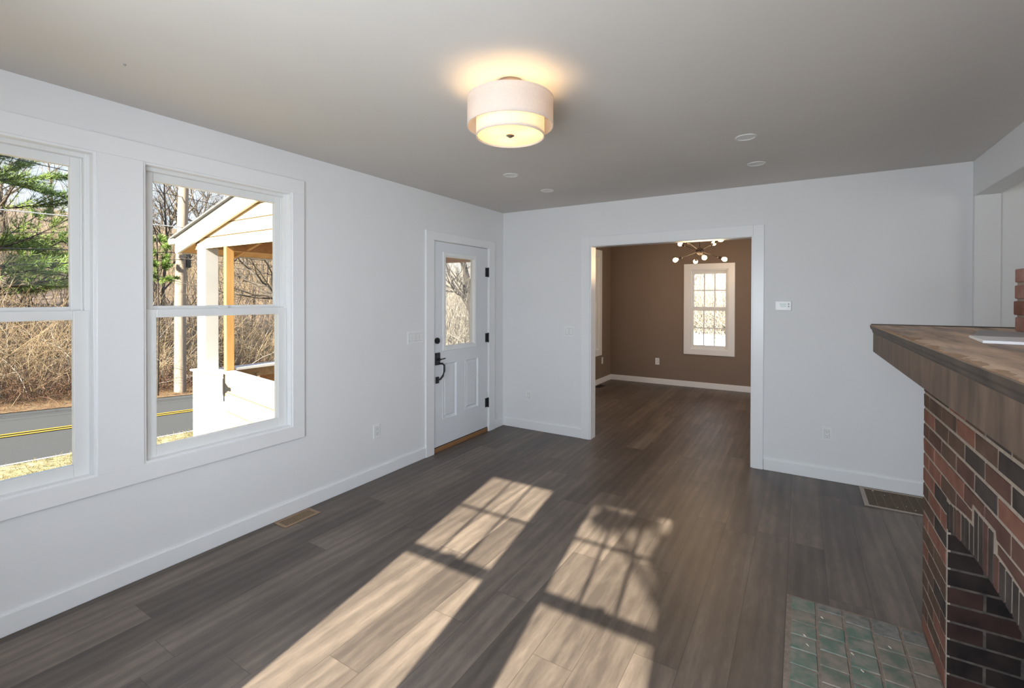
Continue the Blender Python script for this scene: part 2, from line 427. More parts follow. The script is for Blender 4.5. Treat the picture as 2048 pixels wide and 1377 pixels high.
def fast_mesh(name, V, Q, mat, parent=None, smooth=False):
    me = bpy.data.meshes.new(name)
    off = np.array(parent.location) if parent else np.zeros(3)
    V = (np.asarray(V, dtype=np.float32) - off).astype(np.float32); Q = np.asarray(Q, dtype=np.int32)
    me.vertices.add(len(V)); me.vertices.foreach_set('co', V.ravel())
    me.loops.add(Q.size); me.loops.foreach_set('vertex_index', Q.ravel())
    me.polygons.add(len(Q))
    me.polygons.foreach_set('loop_start', np.arange(0, Q.size, 4, dtype=np.int32))
    me.polygons.foreach_set('loop_total', np.full(len(Q), 4, dtype=np.int32))
    me.update(calc_edges=True); me.validate()
    me.materials.append(M[mat])
    if smooth: me.polygons.foreach_set('use_smooth', np.ones(len(Q), dtype=bool))
    o = bpy.data.objects.new(name, me); COL.objects.link(o)
    if parent: o.parent = parent
    return o
def tubes(P, R, n=3):
    """P (N,K,3) polylines, R (N,K) radii -> verts, quads"""
    N, K, _ = P.shape
    Tn = np.gradient(P, axis=1)
    Tn /= np.linalg.norm(Tn, axis=2, keepdims=True) + 1e-9
    ref = np.where(np.abs(Tn[:, :1, 2:3]) < 0.9, np.array([0, 0, 1.0]), np.array([1.0, 0, 0]))
    A = np.cross(Tn, np.broadcast_to(ref, Tn.shape)); A /= np.linalg.norm(A, axis=2, keepdims=True) + 1e-9
    B = np.cross(Tn, A)
    an = 2 * np.pi * np.arange(n) / n
    V = P[:, :, None, :] + R[:, :, None, None] * (A[:, :, None, :] * np.cos(an)[None, None, :, None] + B[:, :, None, :] * np.sin(an)[None, None, :, None])
    base = (np.arange(N)[:, None, None] * K + np.arange(K - 1)[None, :, None]) * n
    k = np.arange(n)[None, None, :]; k2 = (k + 1) % n
    Q = np.stack([base + k, base + k2, base + n + k2, base + n + k], axis=-1).reshape(-1, 4)
    return V.reshape(-1, 3), Q
def join(parts):
    Vs, Qs, o = [], [], 0
    for V, Q in parts:
        Vs.append(V); Qs.append(Q + o); o += len(V)
    return np.concatenate(Vs), np.concatenate(Qs)

def tag(o, label, cat, group=None, kind=None):
    if label: o['label'] = label
    if cat: o['category'] = cat
    if group: o['group'] = group
    if kind: o['kind'] = kind
    return o
def empty(name, loc=(0, 0, 0)):
    o = bpy.data.objects.new(name, None)
    o.empty_display_size = 0.1
    COL.objects.link(o); o.location = loc
    return o
def struct(o, label=None, cat=None):
    o['kind'] = 'structure'
    if label: o['label'] = label
    if cat: o['category'] = cat
    return o
def copy_tree(o, parent=None):
    c = o.copy(); COL.objects.link(c)
    if parent: c.parent = parent
    for ch in list(o.children): copy_tree(ch, c)
    return c

# ---------------------------------------------------------------- room dimensions
L, D, H = 2.993, 4.654, 2.50          # left wall x=-L, back wall y=D, ceiling z=H
D2, YD = 4.770, 8.332                 # far side of the partition, dining back wall
RX = 1.060                            # beam face of the opening on the right
YR = -0.33                            # wall behind the camera
XR = 4.60                             # side room, right wall
def TL(u, n, z): return (-L + n, u, z)          # left wall: u along y, n into the room
def TB(u, n, z): return (u, D - n, z)           # back wall: u along x
def TR(u, n, z): return (u, YR + n, z)          # rear wall
def TD(u, n, z): return (u, YD - n, z)          # dining back wall

def wall(name, T, u0, u1, z0, z1, n0, n1, openings, mat, label, cat='wall'):
    b = MB(); us = u0
    for (a, c, zb, zt) in sorted(openings):
        if a > us: b.box(us, a, n0, n1, z0, z1, 0, T)
        if zb > z0: b.box(a, c, n0, n1, z0, zb, 0, T)
        if zt < z1: b.box(a, c, n0, n1, zt, z1, 0, T)
        us = c
    if us < u1: b.box(us, u1, n0, n1, z0, z1, 0, T)
    return struct(b.build(name, mat), label, cat)

# shell
struct(MB().box(-L - 0.16, XR + 0.16, YR - 0.13, YD + 0.16, -0.12, 0.0).build('floor', 'floor'), 'dark grey-brown oak plank floor running through both rooms', 'floor')
struct(MB().box(-L - 0.16, XR + 0.16, YR - 0.13, YD + 0.16, H, H + 0.15).build('ceiling', 'ceiling'), 'flat pale grey-white painted ceiling', 'ceiling')
W2 = (1.090, 1.952, 0.606, 2.225)
W1 = (0.037, 0.899, 0.604, 2.225)
W3 = (6.860, 7.722, 0.606, 2.225)
DOOR = (3.405, 4.342, 0.0, 2.062)
wall('wall_left', TL, YR - 0.13, D2 - 0.055, 0, H, -0.15, 0, [W1, W2, DOOR], 'wall', 'white left wall with two tall windows and the front door')
wall('wall_dining_left', TL, D2 - 0.055, YD + 0.15, 0, H, -0.15, 0, [W3], 'brown', 'brown side wall of the dining room seen through the doorway')
DW = (-1.89, -0.366, 0.0, 2.056)
wall('wall_back', TB, -L, XR, 0, H, -0.058, 0, [DW], 'wall', 'white back wall around the wide doorway')
wall('wall_dining_near', TB, -L, XR, 0, H, D - D2, -0.058, [DW], 'brown', 'brown dining room side of the back wall')
WD = (-1.600, -0.995, 0.642, 1.992)
wall('wall_dining_back', TD, -L, 1.31, 0, H, -0.15, 0, [WD], 'brown', 'brown far wall of the dining room around a grid window')
def TDR(u, n, z): return (1.16 - n, u, z)
wall('wall_dining_right', TDR, D2, YD, 0, H, -0.15, 0, [(5.9, 7.3, 0.6, 2.2)], 'brown', 'brown right wall of the dining room, behind the doorway edge')
RW1, RW2 = (-1.665, -0.995, 0.62, 2.20), (-0.765, -0.095, 0.62, 2.20)
wall('wall_rear', TR, -L, XR, 0, H, -0.13, 0, [RW1, RW2], 'wall', 'white wall behind the viewer with two sunny windows')
def TSR(u, n, z): return (XR - n, u, z)
wall('wall_right', TSR, YR - 0.13, D2, 0, H, -0.13, 0, [(1.1, 3.7, 0.6, 2.2)], 'wall', 'white far right wall of the side room')
struct(MB().box(RX, RX + 0.138, YR, D, 2.245, H).build('wall_header', 'wall', bevel=0.004), 'white drywall beam over the wide opening on the right', 'beam')
struct(MB().box(RX, RX + 0.138, D - 0.045, D, 0, 2.245).build('wall_pier', 'wall', bevel=0.004), 'narrow white pier carrying the beam at the back wall', 'pier')

# baseboards
def base(name, T, u0, u1, label, mat='trim', h=0.095):
    b = MB().prism([(u0, 0), (u1, 0), (u1, h), (u0, h)], 0, 0.015, T)
    return struct(b.build(name, mat, bevel=0.003), label, 'baseboard')
base('baseboard_left', TL, YR, 3.30, 'white baseboard along the left wall under the windows')
base('baseboard_left_corner', TL, 4.452, D - 0.015, 'short white baseboard between the front door and the corner')
base('baseboard_back', TB, -L, -1.99, 'white baseboard left of the wide doorway')
base('baseboard_back_right', TB, -0.27, RX, 'white baseboard right of the wide doorway')
base('baseboard_dining_left', TL, D2, YD - 0.015, 'white baseboard on the brown side wall of the dining room')
base('baseboard_dining_back', TD, -L, 1.16, 'white baseboard on the brown far wall of the dining room')
base('baseboard_rear', TR, -L, XR, 'white baseboard behind the viewer')

# ---------------------------------------------------------------- windows
def double_hung(name, T, o, label, grid=(None, None), wall_n=0.15, lock=True, stile=0.06, zm=None, lower_grid=False):
    u0, u1, z0, z1 = o
    c = T((u0 + u1) / 2, -0.05, z0)
    root = struct(empty(name, c), label, 'window')
    j = 0.014
    MB().frame(u0, u1, z0, z1, j, -0.035, 0.012, 0, T).build('window_jamb', 'trim', root, bevel=0.002)
    fr = 0.034
    fb = MB().frame(u0, u1, z0, z1, fr, -wall_n, -0.035, 0, T)
    fb.frame(u0 + fr, u1 - fr, z0, z1, 0.008, -0.066, -0.060, 0, T, wb=0, wt=0)
    fb.build('window_frame', 'vinyl', root, bevel=0.002)
    zm = zm if zm else (z0 + z1) / 2
    a, b = u0 + fr - 0.016, u1 - fr + 0.016
    def sash(nm, za, zb, n0, n1, wb, wt, nx, nz):
        s = MB().frame(a, b, za, zb, stile, n0, n1, 0, T, wb=wb, wt=wt).build(nm, 'vinyl', root, bevel=0.003)
        nm_ = (n0 + n1) / 2
        MB().box(a + stile - 0.004, b - stile + 0.004, nm_ - 0.003, nm_ + 0.003, za + wb - 0.004, zb - wt + 0.004, 0, T).build('pane', 'glass', s)
        if nx:
            g = MB(); ga, gb, gza, gzb = a + stile, b - stile, za + wb, zb - wt
            for k in range(1, nx):
                u = ga + (gb - ga) * k / nx
                g.box(u - 0.009, u + 0.009, nm_ + 0.004, nm_ + 0.012, gza, gzb, 0, T)
            for k in range(1, nz):
                z = gza + (gzb - gza) * k / nz
                g.box(ga, gb, nm_ + 0.0045, nm_ + 0.0115, z - 0.009, z + 0.009, 0, T)
            g.build('muntin_grid', 'vinyl', s)
        return s
    sash('upper_sash', zm - 0.006, z1 - 0.018, -0.098, -0.068, 0.046, 0.062, *( grid if grid[0] else (0, 0)))
    low = sash('lower_sash', z0 + 0.010, zm + 0.022, -0.062, -0.030, 0.062, 0.046, *(grid if lower_grid else (0, 0)))
    if lock:
        uc = (u0 + u1) / 2
        k = MB().box(uc - 0.028, uc + 0.028, -0.056, -0.034, zm + 0.022, zm + 0.030, 0, T)
        k.box(uc - 0.008, uc + 0.034, -0.050, -0.040, zm + 0.030, zm + 0.040, 0, T)
        k.build('sash_lock', 'vinyl', low, bevel=0.002)
    return root
double_hung('window_1', TL, W1, 'double-hung window at the left edge of the picture with a pine tree behind it', zm=1.412)
double_hung('window_2', TL, W2, 'double-hung window showing the porch roof and utility pole', zm=1.412)
double_hung('window_3', TL, W3, 'window on the brown side wall seen edge-on through the doorway', zm=1.412)
double_hung('window_4', TD, WD, 'grid window with twelve panes on the brown dining room wall', grid=(3, 2), lower_grid=True, zm=1.318, stile=0.038)
double_hung('window_5', TR, RW1, 'rear window whose sunlight falls on the floor near the left wall', grid=(3, 2), zm=1.417, stile=0.040)
double_hung('window_6', TR, RW2, 'rear window whose sunlight falls on the middle of the floor', grid=(3, 2), zm=1.417, stile=0.040)

# casings
cb = MB()
zt, zb, cw = 2.318, 0.517, 0.088
cb.box(W1[0] - cw, W2[1] + cw, 0, 0.020, W2[3] - 0.002, zt, 0, TL)
cb.box(W1[0] - cw, W2[1] + cw, 0, 0.020, zb, W2[2] + 0.002, 0, TL)
cb.box(W1[1] - 0.002, W2[0] + 0.002, 0, 0.020, W2[2] + 0.002, W2[3] - 0.002, 0, TL)
cb.box(W1[0] - cw, W1[0] + 0.002, 0, 0.020, W2[2] + 0.002, W2[3] - 0.002, 0, TL)
cb.box(W2[1] - 0.002, W2[1] + cw, 0, 0.020, W2[2] + 0.002, W2[3] - 0.002, 0, TL)
struct(cb.build('trim_1', 'trim', bevel=0.002), 'flat white casing boards joining the two windows of the left wall', 'casing')
cb = MB().frame(W3[0] - 0.12, W3[1] + 0.12, 0.50, 2.335, 0.122, 0, 0.02, 0, TL, wb=0.11, wt=0.115)
struct(cb.build('trim_2', 'trim', bevel=0.002), 'white casing around the window on the brown side wall', 'casing')
cb = MB().frame(-1.692, -0.903, 0.556, 2.080, 0.094, 0, 0.02, 0, TD, wb=0.092, wt=0.092)
struct(cb.build('trim_3', 'trim', bevel=0.002), 'white casing around the grid window of the dining room', 'casing')
cb = MB()
for w in (RW1, RW2): cb.frame(w[0] - 0.085, w[1] + 0.085, 0.53, 2.29, 0.087, 0, 0.02, 0, TR)
struct(cb.build('trim_6', 'trim', bevel=0.002), 'white casings of the two rear windows', 'casing')
# front door casing
cb = MB()
cb.box(3.300, 3.412, 0, 0.020, 0, 2.138, 0, TL); cb.box(4.338, 4.452, 0, 0.020, 0, 2.138, 0, TL)
cb.box(3.412, 4.338, 0, 0.020, 2.056, 2.138, 0, TL)
cb.box(3.405, 3.416, -0.15, 0.006, 0, 2.062, 0, TL); cb.box(4.331, 4.342, -0.15, 0.006, 0, 2.062, 0, TL)
cb.box(3.416, 4.331, -0.15, 0.006, 2.053, 2.062, 0, TL)
struct(cb.build('trim_4', 'trim', bevel=0.002), 'white casing and jamb of the front door', 'casing')
# wide doorway casing
cb = MB()
cb.box(-1.992, -1.897, 0, 0.020, 0, 2.150, 0, TB); cb.box(-0.360, -0.274, 0, 0.020, 0, 2.150, 0, TB)
cb.box(-1.897, -0.360, 0, 0.020, 2.052, 2.150, 0, TB)
dn = D - D2
cb.box(-1.897, -1.884, dn - 0.005, 0.008, 0, 2.056, 0, TB); cb.box(-0.374, -0.360, dn - 0.005, 0.008, 0, 2.056, 0, TB)
cb.box(-1.884, -0.374, dn - 0.005, 0.008, 2.045, 2.056, 0, TB)
struct(cb.build('trim_5', 'trim', bevel=0.002), 'white casing and jamb of the wide doorway to the dining room', 'casing')

# ---------------------------------------------------------------- front door
droot = struct(empty('door_1', TL(3.87, 0, 0)), 'pale grey front door with a glazed upper half and black hardware', 'door')
u0, u1, z0, z1 = 3.419, 4.328, 0.052, 2.048
gu0, gu1, gz0, gz1 = 3.590, 4.080, 1.010, 1.920
P1, P2 = (3.560, 3.775, 0.300, 0.850), (3.920, 4.150, 0.320, 0.850)
# lower skin with two panel recesses, built as strips
def skin(b, ua, ub, za, zb_, holes):
    us = sorted({ua, ub, *[h[0] for h in holes], *[h[1] for h in holes]})
    zs = sorted({za, zb_, *[h[2] for h in holes], *[h[3] for h in holes]})
    for i in range(len(us) - 1):
        for k in range(len(zs) - 1):
            cu, cz = (us[i] + us[i + 1]) / 2, (zs[k] + zs[k + 1]) / 2
            if any(h[0] < cu < h[1] and h[2] < cz < h[3] for h in holes): continue
            b.box(us[i], us[i + 1], -0.03, -0.002, zs[k], zs[k + 1], 0, TL)
sl = MB()
sl.box(u0, gu0, -0.046, -0.028, z0, z1, 0, TL); sl.box(gu1, u1, -0.046, -0.028, z0, z1, 0, TL)
sl.box(gu0, gu1, -0.046, -0.028, gz1, z1, 0, TL); sl.box(gu0, gu1, -0.046, -0.028, z0, gz0, 0, TL)
skin(sl, u0, u1, z0, z1, [P1, P2, (gu0, gu1, gz0, gz1)])
slab = sl.build('door_slab', 'door', droot)
for p in (P1, P2):
    a, c, zA, zB = p
    def ring(s, n): return [TL(a + s, n, zA + s), TL(c - s, n, zA + s), TL(c - s, n, zB - s), TL(a + s, n, zB - s)]
    lv = [ring(-0.006, -0.0025), ring(0.0, 0.003), ring(0.010, -0.016), ring(0.024, -0.016), ring(0.040, -0.005)]
    vs = [q for r in lv for q in r]
    fs = [(i * 4 + k, i * 4 + (k + 1) % 4, (i + 1) * 4 + (k + 1) % 4, (i + 1) * 4 + k) for i in range(4) for k in range(4)] + [(16, 17, 18, 19)]
    MB().add(vs, fs).build('door_panel', 'door', droot)
lf = MB().frame(gu0 - 0.034, gu1 + 0.034, gz0 - 0.034, gz1 + 0.034, 0.036, -0.004, 0.010, 0, TL)
lf.frame(gu0, gu1, gz0, gz1, 0.012, -0.046, 0.004, 0, TL)
lite = lf.build('lite_frame', 'plastic', droot, bevel=0.005)
MB().box(gu0, gu1, -0.026, -0.020, gz0, gz1, 0, TL).build('pane', 'glass', lite)
def disc(b, u, z, r, n0, n1, mi=0, k=20):
    b.tube([TL(u, n0, z), TL(u, n1, z)], r, k, mi)
db = MB(); disc(db, 3.470, 1.085, 0.030, -0.002, 0.014); disc(db, 3.470, 1.085, 0.022, 0.014, 0.022)
db.box(3.466, 3.474, 0.022, 0.034, 1.070, 1.100, 0, TL)
db.build('deadbolt', 'black', droot, smooth=True)
hb = MB()
hb.box(3.445, 3.505, -0.002, 0.014, 0.850, 0.968, 0, TL)
hb.box(3.452, 3.492, -0.002, 0.012, 0.672, 0.735, 0, TL)
hb.tube([TL(3.475, 0.010, 0.862), TL(3.510, 0.035, 0.862), TL(3.524, 0.048, 0.845), TL(3.520, 0.052, 0.79), TL(3.500, 0.050, 0.745), TL(3.480, 0.034, 0.715), TL(3.472, 0.010, 0.705)], [0.010, 0.010, 0.010, 0.011, 0.011, 0.010, 0.010], 8)
hb.tube([TL(3.475, 0.014, 0.905), TL(3.475, 0.045, 0.905)], 0.011, 10)
hb.tube([TL(3.470, 0.042, 0.905), TL(3.545, 0.044, 0.910)], 0.006, 8)
hb.build('door_handle', 'black', droot, bevel=0.003)
for z in (1.787, 1.056, 0.327):
    h = MB().box(4.288, 4.330, -0.003, 0.0035, z - 0.050, z + 0.050, 0, TL)
    h.tube([TL(4.330, 0.010, z - 0.053), TL(4.330, 0.010, z + 0.053)], 0.009, 10)
    for dz in (-0.03, 0, 0.03): disc(h, 4.305, z + dz, 0.005, 0.0035, 0.005, 0, 8)
    h.build('hinge', 'black', droot)
MB().box(3.416, 4.331, -0.15, 0.004, 0.0, 0.044, 0, TL).build('threshold', 'oak_sill', droot, bevel=0.003)
MB().box(3.416, 4.331, -0.040, -0.002, 0.044, 0.052, 0, TL).build('door_sweep', 'dark_slot', droot)

# ---------------------------------------------------------------- wall fittings
def plate(name, T, uc, zc, gangs, kind, label, group, cat, mark=True):
    root = empty(name, T(uc, 0, zc)); tag(root, label, cat, group)
    w = 0.070 + 0.046 * (gangs - 1); h = 0.116
    MB().box(uc - w / 2, uc + w / 2, 0, 0.006, zc - h / 2, zc + h / 2, 0, T).build('cover_plate', 'plastic', root, bevel=0.0025)
    for g in range(gangs):
        u = uc + 0.046 * (g - (gangs - 1) / 2)
        MB().box(u - 0.0178, u + 0.0178, 0.005, 0.0066, zc - 0.0345, zc + 0.0345, 0, T).build('device_gap', 'plastic_dim', root)
        if kind == 'switch':
            MB().prism([(u - 0.0162, zc - 0.033), (u + 0.0162, zc - 0.033), (u + 0.0162, zc + 0.033), (u - 0.0162, zc + 0.033)], 0.005, 0.0095, T).build('rocker', 'plastic', root, bevel=0.002)
        else:
            b = MB().box(u - 0.0162, u + 0.0162, 0.005, 0.0085, zc - 0.033, zc + 0.033, 0, T)
            f = b.build('receptacle', 'plastic', root, bevel=0.001)
            s = MB()
            for dz in (-0.018, 0.018):
                s.box(u - 0.008, u - 0.0055, 0.0085, 0.0088, zc + dz - 0.002, zc + dz + 0.007, 0, T)
                s.box(u + 0.0055, u + 0.008, 0.0085, 0.0088, zc + dz - 0.002, zc + dz + 0.007, 0, T)
                s.box(u - 0.0022, u + 0.0022, 0.0085, 0.0088, zc + dz - 0.010, zc + dz - 0.006, 0, T)
            s.build('socket_slots', 'dark_slot', f)
    return root
SWG, OUG = 'white rocker switches', 'white wall outlets'
plate('light_switch', TL, 3.175, 1.140, 4, 'switch', 'white four-rocker switch plate beside the front door', SWG, 'switch')
plate('light_switch', TB, -2.137, 1.138, 2, 'switch', 'white two-rocker switch plate left of the wide doorway', SWG, 'switch')
plate('wall_outlet', TL, 2.712, 0.392, 1, 'outlet', 'white outlet on the left wall between window and front door', OUG, 'outlet')
plate('wall_outlet', TB, -2.641, 0.384, 1, 'outlet', 'white outlet near the corner left of the wide doorway', OUG, 'outlet')
plate('wall_outlet', TB, 0.192, 0.383, 1, 'outlet', 'white outlet right of the wide doorway under the thermostat', OUG, 'outlet')
plate('wall_outlet', TD, -2.136, 0.394, 1, 'outlet', 'white outlet on the brown wall left of the grid window', OUG, 'outlet')
plate('wall_outlet', TL, 7.905, 0.394, 1, 'outlet', 'white outlet on the brown side wall below the edge-on window', OUG, 'outlet')
t = tag(empty('thermostat', TB(-0.127, 0, 1.438)), 'small white thermostat on the wall right of the wide doorway', 'thermostat')
MB().box(-0.188, -0.066, 0, 0.024, 1.396, 1.480, 0, TB).build('housing', 'plastic', t, bevel=0.005, seg=3)
MB().box(-0.150, -0.104, 0.024, 0.0246, 1.428, 1.458, 0, TB).build('display', 'display', t)
b = MB()
for k in range(2): b.box(-0.092, -0.082, 0.024, 0.0255, 1.428 + 0.02 * k, 1.438 + 0.02 * k, 0, TB)
b.build('button', 'plastic_dim', t)
tag(MB().tube([(-2.474, 0.843, H), (-2.474, 0.843, H - 0.006)], [0.006, 0.003], 10).build('ceiling_nail', 'plastic_dim'), 'tiny nail head in the ceiling above the left windows', 'nail')

# ---------------------------------------------------------------- floor registers
def register(name, x0, x1, y0, y1, nslots, mat, label, along='y', fr=0.018):
    root = tag(empty(name, ((x0 + x1) / 2, (y0 + y1) / 2, 0)), label, 'floor vent')
    b = MB()
    b.box(x0, x0 + fr, y0, y1, 0.0, 0.005); b.box(x1 - fr, x1, y0, y1, 0.0, 0.005)
    b.box(x0 + fr, x1 - fr, y0, y0 + fr, 0.0, 0.005); b.box(x0 + fr, x1 - fr, y1 - fr, y1, 0.0, 0.005)
    b.build('frame', mat, root, bevel=0.002)
    MB().box(x0 + fr, x1 - fr, y0 + fr, y1 - fr, 0.0, 0.0012).build('duct_opening', 'dark_slot', root)
    s = MB()
    a, c = (y0 + fr, y1 - fr) if along == 'y' else (x0 + fr, x1 - fr)
    for k in range(nslots):
        q = a + (c - a) * (k + 0.5) / nslots
        w = (c - a) / nslots * 0.20
        if along == 'y': s.box(x0 + fr, x1 - fr, q - w, q + w, 0.0012, 0.0042)
        else: s.box(q - w, q + w, y0 + fr, y1 - fr, 0.0012, 0.0042)
    s.build('louvers', mat, root)
    return root
register('floor_register', -2.968, -2.838, 1.805, 2.070, 21, 'register_tan', 'tan metal floor register with dark slots below the left wall windows', fr=0.02)
register('floor_register', -2.965, -2.845, 7.42, 7.70, 18, 'black', 'dark floor register beside the brown side wall of the dining room')
root = tag(empty('return_air_grille', (0.72, 4.42, 0)), 'wide brown return air grille in the floor beside the brick fireplace', 'grille')
b = MB(); gx0, gx1, gy0, gy1, fr = 0.402, 1.02, 4.222, 4.612, 0.030
b.box(gx0, gx0 + fr, gy0, gy1, 0, 0.008); b.box(gx1 - fr, gx1, gy0, gy1, 0, 0.008)
b.box(gx0 + fr, gx1 - fr, gy0, gy0 + 0.018, 0, 0.008); b.box(gx0 + fr, gx1 - fr, gy1 - 0.018, gy1, 0, 0.008)
b.build('frame', 'grille_frame', root, bevel=0.002)
MB().box(gx0 + fr, gx1 - fr, gy0 + 0.018, gy1 - 0.018, 0, 0.002).build('mesh', 'grille_brown', root)
b = MB()
for k in range(1, 11):
    x = gx0 + fr + k * 0.052
    b.box(x - 0.0017, x + 0.0017, gy0 + 0.018, gy1 - 0.018, 0.002, 0.0045)
for k in range(1, 34):
    y = gy0 + 0.018 + k * 0.0105
    b.box(gx0 + fr, gx1 - fr, y - 0.0012, y + 0.0012, 0.002, 0.0030, 1)
b.build('grille_bars', ['grille_line', 'grille_brown'], root)
for k, (x, y, l) in enumerate(((0.48, 4.555, 0.02), (0.55, 4.50, 0.008), (0.60, 4.285, 0.007), (0.655, 4.335, 0.006), (0.70, 4.29, 0.018))):
    a = 0.4 + k
    d = MB().tube([(x, y, 0.0085), (x + l * math.cos(a) * 0.6, y + l * math.sin(a) * 0.6, 0.0085)], [0.003, 0.002], 5)
    tag(d.build('plaster_crumb', 'debris'), 'pale crumb of plaster lying on the brown return air grille', 'debris', 'plaster crumbs on the grille')

# ---------------------------------------------------------------- ceiling lights
LX, LY = -1.153, 1.851
root = tag(empty('drum_ceiling_light', (LX, LY, H)), 'lit double drum ceiling light with linen shades in the middle of the ceiling', 'ceiling light')
c0 = (LX, LY, 0)
MB().lathe([(0.0, H), (0.060, H), (0.062, H - 0.004), (0.062, H - 0.026), (0.056, H - 0.031), (0.0, H - 0.031)], c0, 36).build('canopy', 'nickel', root, smooth=True)
MB().tube([(LX, LY, H - 0.03), (LX, LY, 2.262)], 0.007, 12).build('stem', 'nickel', root, smooth=True)
def drum(nm, r, za, zb, mat):
    t = 0.0025
    o = MB().lathe([(r, za), (r, zb), (r - t, zb), (r - t, za)], c0, 72, closed=True).build(nm, mat, root, smooth=True)
    for z in (za, zb):
        MB().lathe([(r + 0.001, z - 0.004), (r + 0.001, z + 0.004), (r - t - 0.001, z + 0.004), (r - t - 0.001, z - 0.004)], c0, 72, closed=True).build('shade_trim', 'shade_outer', o, smooth=True)
    return o
drum('outer_shade', 0.199, 2.298, 2.418, 'shade_outer')
drum('inner_shade', 0.158, 2.252, 2.385, 'shade_inner')
MB().lathe([(0.0, 2.256), (0.154, 2.256), (0.154, 2.260), (0.0, 2.260)], c0, 60).build('diffuser', 'diffuser', root, smooth=True)
MB().lathe([(0.0, 2.244), (0.006, 2.245), (0.012, 2.250), (0.019, 2.253), (0.019, 2.256), (0.0, 2.256)], c0, 24).build('finial', 'nickel', root, smooth=True)
b = MB()
for k in range(3):
    a = 2 * math.pi * k / 3 + 0.5
    b.tube([(LX, LY, 2.405), (LX + 0.197 * math.cos(a), LY + 0.197 * math.sin(a), 2.405)], 0.003, 6)
    b.tube([(LX, LY, 2.380), (LX + 0.156 * math.cos(a), LY + 0.156 * math.sin(a), 2.380)], 0.003, 6)
b.build('shade_spider', 'nickel', root)
for k in range(3):
    a = 2 * math.pi * k / 3 + 0.2
    x, y = LX + 0.075 * math.cos(a), LY + 0.075 * math.sin(a)
    sk = MB().tube([(LX + 0.006 * math.cos(a), LY + 0.006 * math.sin(a), 2.36), (LX + 0.035 * math.cos(a), LY + 0.035 * math.sin(a), 2.355)], 0.013, 12).build('lamp_socket', 'nickel', root)
    MB().lathe([(0.0, -0.03), (0.018, -0.026), (0.029, -0.008), (0.029, 0.008), (0.018, 0.026), (0.0, 0.03)], (x, y, 2.350), 16).build('bulb', 'bulb', sk, smooth='all')
    ld = bpy.data.lights.new('drum_bulb_light', 'POINT'); ld.energy = 2.0; ld.color = (1.0, 0.66, 0.33); ld.shadow_soft_size = 0.03
    lo = bpy.data.objects.new('drum_bulb_light', ld); COL.objects.link(lo); lo.location = (x, y, 2.312); lo.parent = root
    lo.location = Vector((x, y, 2.312)) - root.location
def downlight(x, y, label):
    root = tag(empty('recessed_downlight', (x, y, H)), label, 'recessed light', 'unlit recessed ceiling lights')
    MB().lathe([(0.062, H), (0.062, H - 0.004), (0.052, H - 0.006), (0.046, H - 0.002), (0.046, H)], (x, y, 0), 36).build('trim_ring', 'lens', root, smooth=True)
    MB().lathe([(0.046, H - 0.0015), (0.0, H - 0.0015)], (x, y, 0), 36).build('lens', 'lens', root)
    return root
downlight(-2.011, 3.239, 'unlit recessed ceiling light, left one of the row nearer the drum light')
downlight(-2.009, 3.880, 'unlit recessed ceiling light, left one of the row nearer the doorway wall')
downlight(-0.295, 3.234, 'unlit recessed ceiling light, right one of the row nearer the drum light')
downlight(-0.285, 3.907, 'unlit recessed ceiling light, right one of the row nearer the doorway wall')

# ---------------------------------------------------------------- chandelier
CX, CY, CZ = -1.135, 6.55, 2.128
root = tag(empty('sputnik_chandelier', (CX, CY, H)), 'lit black sputnik chandelier with bare globe bulbs in the dining room', 'chandelier')
MB().lathe([(0.0, H), (0.065, H), (0.065, H - 0.02), (0.0, H - 0.03)], (CX, CY, 0), 28).build('canopy', 'bronze', root, smooth=True)
MB().tube([(CX, CY, H - 0.02), (CX, CY, CZ)], 0.007, 10).build('stem', 'bronze', root, smooth=True)
prof = [(0.0, -0.062), (0.008, -0.060), (0.010, -0.050)] + [(0.052 * math.cos(a), 0.052 * math.sin(a)) for a in np.linspace(-1.3, 1.4, 12)] + [(0.0, 0.052)]
MB().lathe(prof, (CX, CY, CZ), 28).build('hub', 'bronze', root, smooth=True)
for k in range(8):
    low = k % 2 == 0
    az = math.radians(20 + 45 * k); el = math.radians(-21 if low else 21)
    d = Vector((math.cos(az) * math.cos(el), math.sin(az) * math.cos(el), math.sin(el)))
    c = Vector((CX, CY, CZ))
    ro = MB().tube([c + d * 0.04, c + d * 0.245], 0.0055, 8).build('arm', 'bronze', root, smooth=True)
    MB().tube([c + d * 0.235, c + d * 0.242, c + d * 0.285, c + d * 0.29], [0.010, 0.018, 0.018, 0.012], 12).build('lamp_socket', 'bronze', ro, smooth=True)
    pts = [c + d * s for s in (0.288, 0.297, 0.312, 0.330, 0.346, 0.356, 0.360)]
    MB().tube(pts, [0.012, 0.016, 0.026, 0.031, 0.026, 0.014, 0.003], 16).build('bulb', 'bulb', ro, smooth='all')
ld = bpy.data.lights.new('chandelier_light', 'POINT'); ld.energy = 40; ld.color = (1.0, 0.66, 0.36); ld.shadow_soft_size = 0.30
lo = bpy.data.objects.new('chandelier_light', ld); COL.objects.link(lo); lo.parent = root; lo.location = (0, 0, CZ - H - 0.10)

